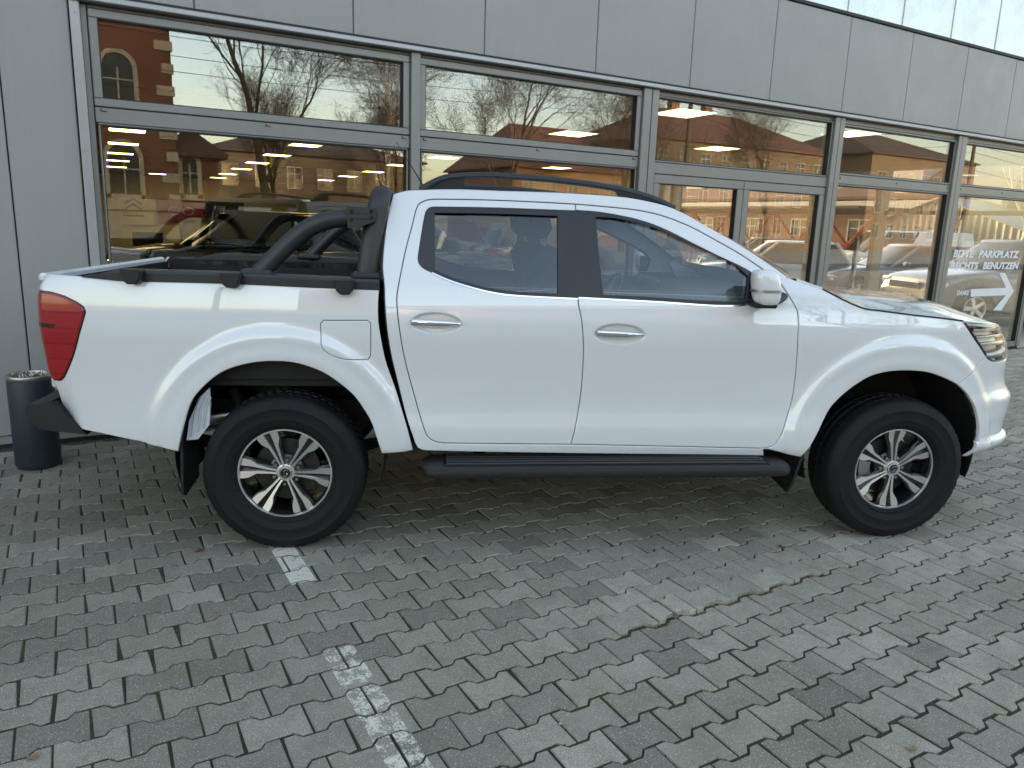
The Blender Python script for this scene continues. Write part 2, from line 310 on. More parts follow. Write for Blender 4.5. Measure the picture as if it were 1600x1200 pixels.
def side(t, z, bed=False, off=0.):
    t = np.asarray(t, float); z = np.asarray(z, float)
    x = np.interp(t, PS, PX); y = np.interp(t, PS, PY); e = .004
    tx = np.interp(t+e, PS, PX)-np.interp(t-e, PS, PX); ty = np.interp(t+e, PS, PY)-np.interp(t-e, PS, PY)
    n = np.hypot(tx, ty)+1e-9; nx, ny = -ty/n, tx/n
    w = hermite(BEDZ, BEDW, z) if bed else hermite(CABZ, CABW, z)
    g = ss(3.35, 4.0, t)
    d = w-W0+flare(t, z)+dish(t, z)-lean(z)*g*.8+off
    d = d-hermite(RLEANZ, RLEANV, z)*ss(-.90, -1.08, t)
    # door lower scallop
    d = d-.004*np.exp(-((z-.74)/.09)**2)*ss(.62, .9, t)*ss(2.5, 2.2, t)*(0 if bed else 1)
    return np.stack([x+nx*d, -(y+ny*d), z], -1)
def cr(P):
    P = np.array(P, float)
    if len(P) < 3:
        k = max(2, int(np.linalg.norm(P[1]-P[0])/.03)+1); return [P[0]+(P[1]-P[0])*i/k for i in range(k+1)]
    Q = np.vstack([2*P[0]-P[1], P, 2*P[-1]-P[-2]]); o = []
    for i in range(1, len(Q)-2):
        a, b, c, d = Q[i-1:i+3]; k = max(1, int(np.linalg.norm(c-b)/.022)+1)
        for j in range(k):
            u = j/k; o.append(.5*((2*b)+(c-a)*u+(2*a-5*b+4*c-d)*u*u+(3*b-a-3*c+d)*u**3))
    o.append(P[-1]); return o
def outline(segs):
    o = []
    for sg in segs:
        c = cr(sg)
        if o and np.linalg.norm(o[-1]-c[0]) < .006: c = c[1:]
        o += c
    if np.linalg.norm(o[0]-o[-1]) < .006: o.pop()
    return np.array(o)
def area(p): return .5*np.sum(p[:, 0]*np.roll(p[:, 1], -1)-np.roll(p[:, 0], -1)*p[:, 1])
def inside(pt, poly):
    x, y = pt[:, 0:1], pt[:, 1:2]; a = poly; b = np.roll(poly, -1, 0)
    c = ((a[:, 1] > y) != (b[:, 1] > y)) & (x < (b[:, 0]-a[:, 0])*(y-a[:, 1])/(b[:, 1]-a[:, 1]+1e-15)+a[:, 0])
    return c.sum(1) % 2 == 1
def inset(p, d):
    """move a CCW polygon's points inwards (a hole is passed CW, so its ring grows)"""
    e = np.roll(p, -1, 0)-p; e /= np.linalg.norm(e, axis=1, keepdims=True)+1e-12
    n = np.stack([-e[:, 1], e[:, 0]], 1); m = n+np.roll(n, 1, 0); L = np.linalg.norm(m, axis=1, keepdims=True)
    m = m/np.maximum(L, .3); k = 1/np.maximum((m*n).sum(1, keepdims=True), .5)
    return p+m*d*k
def panel_data(outer, holes=(), surf=side, bed=False, off=0., gap=.0022, thick=.018, step=.022, rim=.003, solid=False, dense=()):
    outer = outer if area(outer) > 0 else outer[::-1]
    rings = [outer]+[h if area(h) < 0 else h[::-1] for h in holes]
    A = [inset(r, gap+rim) for r in rings]; B = [inset(r, gap) for r in rings]
    lo = outer.min(0); hi = outer.max(0)
    gx, gz = np.meshgrid(np.arange(lo[0]+step/2, hi[0], step), np.arange(lo[1]+step/2, hi[1], step))
    gx[::2] += step/2; G = np.stack([gx.ravel(), gz.ravel()], 1)
    for hx, hz, hl, hh, sl in dense:      # finer points round a door-handle recess
        q = ((G[:, 0]-hx)/(hl*1.12))**2+((G[:, 1]-hz-sl*(G[:, 0]-hx))/(hh*1.15))**2; G = G[q > 1]
        pts_ = [(hx+hl*k*math.cos(a), hz+sl*hl*k*math.cos(a)+hh*k*math.sin(a)) for k in (.30, .55, .70, .76, .82, .87, .92, .97, 1.02, 1.09) for a in np.linspace(0, 2*math.pi, int(24+56*k))[:-1]]
        G = np.vstack([G, np.array(pts_)])
    ok = inside(G, A[0])
    for h in A[1:]: ok &= ~inside(G, h)
    G = G[ok]; allb = np.vstack(A)
    if len(G):
        dm = np.full(len(G), 9.)
        for k in range(0, len(allb), 200): dm = np.minimum(dm, np.sqrt(((G[:, None]-allb[None, k:k+200])**2).sum(2)).min(1))
        G = G[dm > (step*.42 if not len(dense) else .003)]
    pts = np.vstack([allb, G]); edges = []; b = 0
    for r in A: edges += [(b+i, b+(i+1) % len(r)) for i in range(len(r))]; b += len(r)
    vv, _, ff, *_ = delaunay_2d_cdt([Vector(p) for p in pts.tolist()], edges, [], 0, 1e-6)
    V2 = np.array([tuple(v) for v in vv]); T = np.array(ff)
    cen = V2[T].mean(1); ok = inside(cen, A[0])
    for h in A[1:]: ok &= ~inside(cen, h)
    T = T[ok]; a2 = V2[T]; cw = np.cross(a2[:, 1]-a2[:, 0], a2[:, 2]-a2[:, 0]) < 0; T[cw] = T[cw][:, ::-1]
    V = [surf(V2[:, 0], V2[:, 1], bed, off)]; F = T.tolist(); nb = len(V2)
    # map ring points to triangulated vertices
    for ra, rb in zip(A, B):
        n = len(ra)
        ia = [int(((V2-q)**2).sum(1).argmin()) for q in ra]
        v1 = surf(rb[:, 0], rb[:, 1], bed, off-rim); v2 = surf(rb[:, 0], rb[:, 1], bed, off-thick)
        V += [v1, v2]; i1 = nb; i2 = nb+n; nb += 2*n
        for i in range(n):
            j = (i+1) % n
            F.append((ia[i], i1+i, i1+j, ia[j])); F.append((i1+i, i2+i, i2+j, i1+j))
    if solid:
        v3 = surf(V2[:, 0], V2[:, 1], bed, off-thick); V.append(v3); F += [(nb+t[2], nb+t[1], nb+t[0]) for t in T.tolist()]
    return np.vstack(V), F
def panel(name, mat, parent, sides=(-1, 1), **kw):
    V, F = panel_data(**kw); obs = []
    for sg in sides:
        mb = MB(); mb.add(V, F)
        if sg > 0: mb.mirror_y()
        obs.append(mb.build(name, mat, parent, 35))
    return obs
TRUCK_X, TRUCK_Y, TRUCK_YAW = 1.156, 4.316, R(-23.3095)
truck = empty('pickup_truck', (TRUCK_X, TRUCK_Y, 0), TRUCK_YAW, 'white double cab pickup truck with black roll bar and side step parked by the showroom', 'pickup truck')
D = {k: np.array(v) if not isinstance(v[0][0], list) else v for k, v in OUT.items()}
bed_segs = [D['_bf'], D['_bb'], D['_ra'], D['_lo'], [[-.9233, .603], [-.985, .640], [-1.05, .71], [-1.10, .79]], [[-1.10, .79], [-1.10, .8279]], [[-1.10, .8279], [-1.005, .8279]],
            D['_lamp'][::-1], [[-.9294, 1.2165], [-1.0, 1.232], [-1.10, 1.238]], [[-1.10, 1.238], [-1.10, 1.31]], [[-1.10, 1.31], [-1.0, 1.3115], [-.845, 1.3063]], D['_top']]
OL = {k: outline(D[k]) for k in ('rear_door', 'front_door', 'rear_trim', 'rear_glass', 'front_trim', 'front_glass', 'cab_side', 'fuel', 'fender')}
OL['bed'] = outline(bed_segs)
OL['lamp'] = outline([D['_lamp'], [[-1.005, .8279], [-1.145, .835]], [[-1.145, .835], [-1.16, 1.23]], [[-1.16, 1.23], [-1.0, 1.232], [-.9294, 1.2165]]])
hlb = [[3.5945, .9954], [3.6394, .976], [3.6876, .9627], [3.80, .955], [3.95, .955], [4.10, .968]]
hlt = [[4.10, .968], [4.14, 1.03], [4.10, 1.085], [3.95, 1.125], [3.75, 1.150], [3.58, 1.168], [3.3981, 1.1793]]
OL['headlight'] = outline([D['_hlr'], hlb, hlt])
OL['bumper'] = outline([D['_bgap'], D['_fa'][::-1], [[3.5806, .545], [3.578, .49], [3.56, .448]], [[3.56, .448], [3.75, .432], [4.2, .428], [T1, .428]],
                        [[T1, .428], [T1, .63]], [[T1, .63], [4.30, .63], [4.20, .70], [4.13, .90], [4.10, .968]], hlb[::-1]])
def scaled(o, k):
    c = o.mean(0); return c+(o-c)*k
# painted panels
panel('bed_side', 'white_paint', truck, outer=OL['bed'], holes=[OL['fuel']], bed=True, step=.014)
fd = panel('fuel_door', 'white_paint', truck, outer=OL['fuel'], bed=True, step=.0075, gap=.0012, rim=.002, sides=(-1,))
panel('bed_side_cover', 'white_paint', truck, outer=OL['fuel'], bed=True, gap=.0, sides=(1,))
panel('cab_side', 'white_paint', truck, outer=OL['cab_side'])
door_parts = {}
for nm, key in (('rear_door', 'rear'), ('front_door', 'front')):
    door_parts[key] = panel(nm, 'white_paint', truck, outer=OL[nm], holes=[OL[key+'_trim']], step=.014, dense=[HANDLES[0] if key == 'rear' else HANDLES[1]])
    for k, o in enumerate(door_parts[key]):
        sg = (-1, 1)[k]
        panel('window_frame', 'black_matt', o, sides=(sg,), outer=OL[key+'_trim'], holes=[OL[key+'_glass']], off=.0008, gap=-.0035, rim=.0015, thick=.016)
        panel('window_seal', 'black_plastic', o, sides=(sg,), outer=scaled(OL[key+'_glass'], 1.035), holes=[scaled(OL[key+'_glass'], .985)], off=-.002, gap=0, rim=.003, thick=.02)
        panel('window_glass', 'car_glass', o, sides=(sg,), outer=scaled(OL[key+'_glass'], 1.01), off=-.012, gap=0, rim=.001, thick=.004, solid=True)
        ch = np.array(cr(D[key+'_chrome'])); mb = MB()
        p3 = side(ch[:, 0], ch[:, 1], False, .002); pu = side(ch[:, 0], ch[:, 1]-.007, False, .002); pi = side(ch[:, 0], ch[:, 1]-.0075, False, -.006); pj = side(ch[:, 0], ch[:, 1]+.0005, False, -.006)
        mb.grid([[tuple(q) for q in r] for r in zip(pj, p3, pu, pi)])
        if sg > 0: mb.mirror_y()
        mb.build('chrome_strip', 'chrome', o, 40)
fenders = panel('front_fender', 'white_paint', truck, outer=OL['fender'], step=.014)
bumper = panel('front_bumper', 'white_paint', truck, outer=OL['bumper'], gap=.0018, step=.016)
# inner skins that close the gaps and carry the window openings
shell_segs = [D['cab_rear'], D['cab_side'][1], D['front_door'][2], [[D['front_door'][2][-1][0], D['front_door'][2][-1][1]], [float(D['roof_edge'][-1][0]), float(D['roof_edge'][-1][1])]], D['roof_edge'][::-1]]
OL['shell'] = outline(shell_segs)
panel('inner_shell', 'interior_trim', truck, outer=OL['shell'], holes=[scaled(OL['rear_glass'], 1.0), scaled(OL['front_glass'], 1.0)], off=-.026, gap=.004, thick=.01, step=.035)
up = OL['shell'][OL['shell'][:, 1] > 1.27]
panel('pillar_trim', 'interior_pale', truck, outer=up, holes=[scaled(OL['rear_glass'], .93), scaled(OL['front_glass'], .93)] if False else [h[h[:, 1] > 1.285] for h in (scaled(OL['rear_glass'], .97), scaled(OL['front_glass'], .97))], off=-.055, gap=.012, thick=.012, step=.035)
# door handles
for key, (hx, hz) in (('rear', (.716, 1.130)), ('front', (1.600, 1.092))):
    for k, o in enumerate(door_parts[key]):
        mb = MB(); rows = []
        for i in range(17):
            u = i/16; x = hx-.114+.228*u; w = .0165*(1-.55*u**3)*(1-.25*(1-min(1, u*9))**2); bow = .034*math.sin(math.pi*min(1, .08+u*.86))**.6
            p = side(x, hz-.02*(x-hx))
            c = Vector((p[0], p[1]-.004-bow*.75, p[2])); th = .010 if 0 < i < 16 else .005
            rows.append([(c.x, c.y-math.cos(q)*th, c.z+math.sin(q)*w) for q in np.linspace(0, 2*math.pi, 14)[:-1]])
        mb.grid(rows, closed=True); mb.add(rows[0], [tuple(range(13))]); mb.add(rows[-1], [tuple(range(13))])
        if k: mb.mirror_y()
        h = mb.build('door_handle', 'chrome', o, 50, fix=True)
# roof, headliner, windscreen, hood
re = np.array(cr(D['roof_edge'])); rp = side(re[:, 0], re[:, 1])
HEAD = 1.96
def crown_rows(P, crown, n=25, bow=0., inx=1., dz=0., power=2.4):
    rows = []
    for (x, y, z), cw, bw in zip(P, crown, bow if hasattr(bow, '__len__') else [bow]*len(P)):
        rows.append([(x+bw*(1-u*u), y*u*-1*-1*inx, z+dz+cw*(1-abs(u)**power)) for u in np.linspace(1, -1, n)])
    return rows
roofP = [p for p in rp if p[0] <= HEAD]
cwn = [.008+.006*ss(.5, .75, p[0]) for p in roofP]
MB().grid(crown_rows(roofP, cwn, bow=[.10*ss(1.3, 1.96, p[0])-.03*ss(.75, .5, p[0]) for p in roofP])).build('roof', 'white_paint', truck, 40)
MB().grid(crown_rows(roofP, cwn, inx=.97, dz=-.045, bow=[.06*ss(1.3, 1.96, p[0]) for p in roofP])).build('headliner', 'interior_pale', truck, 40)
scrP = [p for p in rp if p[0] > HEAD-.02]
sb = [.10+.16*ss(1.96, 2.5, p[0]) for p in scrP]
ws = MB(); ra = crown_rows(scrP, [.022]*len(scrP), bow=sb, inx=.985, dz=-.004); rb = crown_rows(scrP, [.022]*len(scrP), bow=sb, inx=.985, dz=-.010)
ws.grid(ra); ws.grid([r[::-1] for r in rb])
ws.build('windscreen', 'car_glass', truck, 40)
hg = np.array(cr(D['hood_gap'])); E1 = [side(a, b) for a, b in hg]
ft = np.linspace(hg[-1][0], T1, 26)[1:]; E2 = [side(t, hermite([3.40, 3.75, 4.1, 4.4, T1], [1.1793, 1.150, 1.10, 1.085, 1.08], t)) for t in ft]
E0 = [side(a, b) for a, b in cr([[2.50, 1.372], [2.575, 1.347], [2.6486, 1.3245]])][:-1]
E = E0+E1+E2; L = np.r_[0, np.cumsum([np.linalg.norm(E[i+1]-E[i]) for i in range(len(E)-1)])]; v = L/L[-1]
nx = E[-1][0]; CX = [2.74, 2.86, 3.0, 3.3, 3.6, 3.8, 3.93, nx]; CZ = [1.325, 1.306, 1.285, 1.266, 1.243, 1.205, 1.155, 1.08]
cl = np.r_[0, np.cumsum(np.hypot(np.diff(CX), np.diff(CZ)))]; cl /= cl[-1]
rows = []
for e, k in zip(E, v):
    q = k**1.15; cx = hermite(cl, CX, q); cz = hermite(cl, CZ, q); row = []
    for s_ in np.r_[.0075, .0075, .010, np.linspace(.02, 1, 15)]:
        f = 1-(1-s_)**2.2; dn = .022 if not row else (.002 if len(row) == 1 else 0)
        ridge = .010*math.exp(-((s_-.38)/.10)**2)*(1-q)
        row.append((e[0]+(cx-e[0])*f, e[1]*(1-s_), e[2]+(cz-e[2])*f+ridge+.004-dn))
    rows.append(row+[(x, -y, z) for x, y, z in row[-2::-1]])
hood = MB().grid(rows).build('hood', 'white_paint', truck, 40)
for sg in (-1, 1):
    MB().tube([(e[0], sg*(abs(e[1])-.0045), e[2]+.0015) for e in E1], .0052, 6).build('hood_gap_strip', 'black_plastic', hood, 60)  # black strip added to stand in for the shaded gap along the hood
MB().grid([[(2.46+.20*(1-u*u), .80*u, 1.352) for u in np.linspace(-1, 1, 15)], [(2.56+.24*(1-u*u), .84*u, 1.335) for u in np.linspace(-1, 1, 15)], [(2.66+.2*(1-u*u), .8*u, 1.24) for u in np.linspace(-1, 1, 15)]]).build('cowl', 'black_plastic', truck, 40)
# cab back wall and rear window
cb = np.array(cr(D['cab_rear'])); cp = [side(a, b) for a, b in cb]
rows = [[(p[0]-.025*(1-abs(u)**4)-.012*(1-u*u), p[1]*u, p[2]) for u in np.linspace(1, -1, 31)] for p in cp]
MB().grid(rows).build('cab_back', 'white_paint', truck, 40)
MB().grid([[(.50+.09*(1.72-z)*-.6-.06-.012*(1-u*u), u*(.62-.1*(z-1.3)), z) for u in np.linspace(-1, 1, 9)] for z in (1.36, 1.5, 1.64)]).build('rear_window', 'black_gloss', truck, 40)
# tailgate, bed, rail caps
tg = MB().bbox(-1.085, -1.04, -.745, .745, .76, 1.285, .015); tg.bbox(-1.070, -1.030, -.80, .80, 1.268, 1.310, .012); tg.build('tailgate', 'white_paint', truck, 30)
MB().bbox(-1.108, -1.094, -.12, .12, 1.02, 1.08, .005).build('tailgate_handle', 'black_plastic', truck)
bl = MB(); bl.box(-1.03, .43, -.80, .80, .80, .84); bl.box(-1.0, .43, -.835, -.79, .84, 1.30); bl.box(-1.0, .43, .79, .835, .84, 1.30); bl.box(.40, .44, -.835, .835, .70, 1.30); bl.box(-1.035, -1.012, -.79, .79, .84, 1.28)
for sg in (-1, 1): bl.box(-.40, .40, min(sg*.80, sg*.62), max(sg*.80, sg*.62), .84, 1.0)
bl.build('bed_liner', 'underbody', truck)
topz = np.array(cr(D['_top']))
for sg in (-1, 1):
    mb = MB(); rows = []
    for t, z in topz:
        hh = .046*ss(-.86, -.66, t)+.002; zz = z-.003; y0 = .9045-.02*ss(-.7, -.86, t)
        rows.append([(t, sg*y0, zz), (t, sg*(y0+.001), zz+hh*.75), (t, sg*(y0-.006), zz+hh), (t, sg*.80, zz+hh+.002), (t, sg*.79, zz+hh-.01), (t, sg*.79, zz-.03)])
    mb.grid(rows); mb.add(rows[-1], [tuple(range(6))]); mb.build('bed_rail_cap', 'black_matt', truck, 30, fix=True)
    for x, z in ((-.614, 1.316), (-.196, 1.310), (.299, 1.290)):
        mb = MB(); pr = [(-.045, .030), (.040, .030), (.045, .020), (.036, -.016), (.020, -.034), (-.018, -.034), (-.036, -.018), (-.045, .015)]
        mb.prism(pr, .896, .952, lambda u, w, a: (x+u, sg*a, z+w)); mb.prism([(u*.82, w*.82) for u, w in pr], .952, .958, lambda u, w, a: (x+u, sg*a, z+w))
        mb.build('clamp_pad', 'black_plastic', truck, fix=True)
# roll bar
rbp = []
hp = [(.385, -.815, 1.30), (.400, -.80, 1.42), (.420, -.775, 1.55), (.440, -.755, 1.64), (.448, -.747, 1.685), (.452, -.717, 1.710), (.454, -.66, 1.716), (.454, -.45, 1.717), (.454, 0, 1.718)]
hp = hp+[(x, -y, z) for x, y, z in hp[-2::-1]]
hq = [Vector(p) for p in np.array(cr(np.array(hp)))[::2]]
rb_ = MB().tube(hq, .044, 16, sq=(1.12, .85), up=(1, 0, 0)); hoop = rb_.build('roll_hoop', 'black_matt', truck, 45)
for sg in (-1, 1):
    st = cr(np.array([(-.105, sg*.815, 1.325), (-.03, sg*.812, 1.405), (.05, sg*.806, 1.485), (.13, sg*.80, 1.548), (.22, sg*.794, 1.585), (.32, sg*.785, 1.597), (.41, sg*.777, 1.60)]))
    MB().tube([Vector(p) for p in st], .042, 16).build('roll_bar_strut', 'black_matt', truck, 45)
    mb = MB(); pl = [(.302, 1.642), (.425, 1.648), (.438, 1.625), (.432, 1.588), (.345, 1.550), (.308, 1.552)]
    y1, y0 = sg*.842, sg*.745
    mb.prism(pl, y0, y1, lambda u, w, a: (u, a, w)); br = mb.build('joint_plate', 'black_matt', truck, fix=True)
    for bx, bz in ((.325, 1.625), (.325, 1.590), (.415, 1.630), (.415, 1.600)):
        MB().lathe([(0, .004), (.006, .004), (.007, 0), (.010, 0), (.011, -.002)], 10, tr(bx, y1, bz) @ rotm('X', R(90 if sg < 0 else -90))).build('bolt', 'black_gloss', br)
    for zz in (1.618, 1.594): MB().box(.325, .415, y1-(.0 if sg > 0 else .002), y1+(.002 if sg > 0 else 0), zz-.001, zz+.001).build('plate_line', 'black_gloss', br)
    for fx, nmx in ((-.105, .075), (.385, .065)):
        MB().bbox(fx-nmx, fx+nmx, sg*.815-.055, sg*.815+.055, 1.318, 1.352, .012).build('roll_bar_foot', 'black_matt', truck, 30)
# roof rails
for sg in (-1, 1):
    rl = np.array([(.640, .645, 1.742), (.69, .630, 1.775), (.76, .622, 1.805), (.86, .618, 1.818), (1.0, .615, 1.824), (1.25, .612, 1.818), (1.5, .612, 1.800), (1.68, .614, 1.775), (1.82, .618, 1.740), (1.92, .624, 1.700)])
    P = [(x, sg*y, z) for x, y, z in cr(rl)]
    rr_ = MB().tube(P, .0185, 10, sq=(.85, 1.2)).build('roof_rail', 'black_matt', truck, 45)
    for pl in ([(.642, 1.735), (.72, 1.790), (.80, 1.808), (.845, 1.812), (.855, 1.745)], [(1.60, 1.788), (1.70, 1.768), (1.83, 1.735), (1.915, 1.700), (1.80, 1.712), (1.64, 1.738)]):
        MB().prism(pl, sg*.600, sg*.632, lambda u, w, a: (u, a, w)).build('rail_foot', 'black_plastic', rr_, fix=True)
MB().tube([(.66, 0.0, 1.775), (.60, 0.0, 1.87), (.50, 0, 2.02)], [.006, .0035, .002], 6).build('antenna', 'black_plastic', truck, 60)
# door mirrors (folded in)
for sg in (-1, 1):
    rt_ = MB(); rows = []
    for i in range(15):
        a = -math.pi/2+math.pi*i/14; row = []
        for j in range(24):
            b = 2*math.pi*j/24; sp = lambda v_, e: math.copysign(abs(v_)**e, v_)
            x = .067*sp(math.cos(a), .42)*sp(math.cos(b), .62); y = .056*sp(math.cos(a), .42)*sp(math.sin(b), .7); z = .084*sp(math.sin(a), .52)
            x += -.012*(z/.09)-.02*max(0, z/.09)**2*(1 if x > 0 else .2); x *= 1-.10*max(0, -z/.09)
            row.append((2.275+x, -1.005*-sg+y if False else sg*1.0+y, 1.338+z))
        rows.append(row)
    rt_.grid(rows, closed=True); mir = rt_.build('door_mirror', 'white_paint', truck, 60, fix=True)
    mb = MB(); 
    P = [(2.275+.069*math.copysign(abs(math.cos(b))**.62, math.cos(b)), sg*1.0+.059*math.copysign(abs(math.sin(b))**.7, math.sin(b)), 1.322) for b in np.linspace(0, 2*math.pi, 25)]
    mb.grid([[(x, y, z-.006) for x, y, z in P], [(x, y, z+.006) for x, y, z in P]]); mb.build('signal_strip', 'lamp_glass' if False else 'steel', mir, 50)
    MB().bbox(2.215, 2.335, sg*.985-.045, sg*.985+.045, 1.240, 1.262, .012).build('mirror_base', 'black_plastic', mir)
    mb = MB(); mb.tube([(2.29, sg*.98, 1.265), (2.37, sg*.93, 1.270), (2.42, sg*.87, 1.285)], [.030, .028, .034], 10, sq=(.7, 1.)); mb.build('mirror_arm', 'black_plastic', mir, 45)
    MB().bbox(2.215, 2.33, min(sg*.925, sg*.935), max(sg*.925, sg*.935), 1.27, 1.40, .004).build('mirror_glass', 'black_gloss', mir)
# lamps
lam = panel('tail_light', 'red_lens', truck, outer=OL['lamp'], bed=True, off=.006, gap=.002, rim=.006)
for k, o in enumerate(lam):
    panel('lamp_divider', 'dark_red_lens', o, sides=((-1, 1)[k],), outer=outline([[[-.985, 1.075], [-1.14, 1.08]], [[-1.14, 1.08], [-1.14, 1.10]], [[-1.14, 1.10], [-.97, 1.095]], [[-.97, 1.095], [-.985, 1.075]]]), bed=True, off=.008, gap=0, rim=.001)
    panel('lamp_seal', 'black_gloss', o, sides=((-1, 1)[k],), outer=OL['lamp'], holes=[inset(OL['lamp'] if area(OL['lamp']) > 0 else OL['lamp'][::-1], .006)], bed=True, off=.001, gap=-.002, rim=.001)
for k, sg in enumerate((-1, 1)):
    h = panel('headlight', 'lamp_glass', truck, sides=(sg,), outer=OL['headlight'], off=.004, gap=.003, rim=.003, thick=.008)[0]
    panel('lamp_housing', 'steel', h, sides=(sg,), outer=scaled(OL['headlight'], .99), off=-.05, gap=.002, thick=.02)
    panel('lamp_bezel', 'black_gloss', h, sides=(sg,), outer=OL['headlight'], holes=[scaled(OL['headlight'], .93)], off=.000, gap=.001, rim=.002, thick=.05)
    for z0, ta, tb in ((1.135, 3.47, 3.93), (1.098, 3.50, 4.0), (1.060, 3.54, 4.05)):
        tt = np.linspace(ta, tb, 14); P = side(tt, z0-.03*(tt-ta), False, -.024); P[:, 1] *= -sg
        MB().tube([tuple(q) for q in P], .0135, 8, sq=(.8, 1.6)).build('reflector_bar', 'chrome', h, 50)
    tt = np.linspace(3.62, 4.08, 14); P = side(tt, np.full(14, .993), False, -.026); P[:, 1] *= -sg
    MB().tube([tuple(q) for q in P], .020, 8).build('signal_reflector', 'steel', h, 50)
# grille
gr = MB()
gp = outline([[[4.10, .975], [4.14, .90], [4.21, .70], [4.31, .635], [T1, .635]], [[T1, .635], [T1, 1.075]], [[T1, 1.075], [4.4, 1.078], [4.12, 1.088]], [[4.12, 1.088], [4.14, 1.03], [4.10, .975]]])
gobs = panel('grille', 'black_gloss', truck, outer=gp, off=-.03, gap=.001, thick=.02)
for k, sg in enumerate((-1, 1)):
    for i in range(5):
        z0 = .70+.075*i; tt = np.linspace(4.22 if i < 1 else 4.16, T1, 12); P = side(tt, np.full(12, z0), False, -.016); P[:, 1] *= -sg
        MB().tube([tuple(q) for q in P], .011, 6).build('grille_bar', 'chrome' if i in (1, 3) else 'black_plastic', gobs[k], 50)
    panel('lower_intake', 'black_plastic', bumper[k], sides=(sg,), outer=outline([[[4.05, .47], [T1, .47]], [[T1, .47], [T1, .58]], [[T1, .58], [4.0, .565]], [[4.0, .565], [4.05, .47]]]), off=.004, gap=0, rim=.003, thick=.006)
# rear bumper
def rear_bumper():
    sec = [(-1.03, .735), (-1.130, .728), (-1.168, .702), (-1.163, .675), (-1.10, .590), (-1.02, .600)]
    rows = []
    for y in (-.925, -.90, -.82, -.6, 0, .6, .82, .90, .925):
        k = abs(y); sh = .0 if k < .7 else (.02 if k < .85 else (.05 if k < .91 else .10)); rows.append([(x+sh*(1 if x < -1.05 else .0), y*.93, z) for x, z in sec])
    mb = MB().grid(rows, closed=True); mb.add(rows[0], [tuple(range(6))]); mb.add(rows[-1], [tuple(range(6))]); b = mb.build('rear_bumper', 'black_plastic', truck, 25, fix=True)
    for sg in (-1, 1):   # wrap round the corner under the bed side
        mb = MB(); a = [(-1.14, .715), (-1.02, .728), (-.985, .672), (-.89, .575), (-1.02, .590), (-1.10, .603), (-1.155, .675)]
        mb.prism(a, sg*.70, sg*.868, lambda u, w, q: (u, q, w)); mb.build('bumper_corner', 'black_plastic', b, fix=True)
    return b
rear_bumper()
# side steps: top board with ridges, rounded ends
for sg in (-1, 1):
    x0, x1 = .655, 2.50; rows = []
    for x, k in [(x0, .45), (x0+.012, .75), (x0+.035, .92), (x0+.07, 1.), (1.2, 1.), (1.8, 1.), (x1-.07, 1.), (x1-.035, .92), (x1-.012, .75), (x1, .45)]:
        cyy, cz = .925, .430; hy, hz = .138*k, .030*(.5+.5*k); row = []
        for q in np.linspace(0, 2*math.pi, 21)[:-1]:
            c_, s_ = math.cos(q), math.sin(q); row.append((x, sg*(cyy+hy*math.copysign(abs(c_)**.55, c_)), cz+hz*math.copysign(abs(s_)**.55, s_)))
        rows.append(row)
    mb = MB().grid(rows, closed=True); mb.add(rows[0], [tuple(range(20))]); mb.add(rows[-1], [tuple(range(20))])
    stp = mb.build('side_step', 'black_plastic', truck, 40, fix=True)
    MB().bbox(x0+.10, x1-.11, sg*.92-.095, sg*.92+.095, .455, .4615, .002).build('tread_pad', 'black_gloss', stp)
    for i in range(5):
        yy = sg*(.845+.0375*i); MB().bbox(x0+.115, x1-.125, yy-.009, yy+.009, .4605, .468, .002).build('tread_ridge', 'black_matt', stp)
    for bx in (.95, 1.6, 2.25): MB().box(bx-.03, bx+.03, min(sg*.45, sg*.88), max(sg*.45, sg*.88), .41, .435).build('step_bracket', 'underbody', stp)
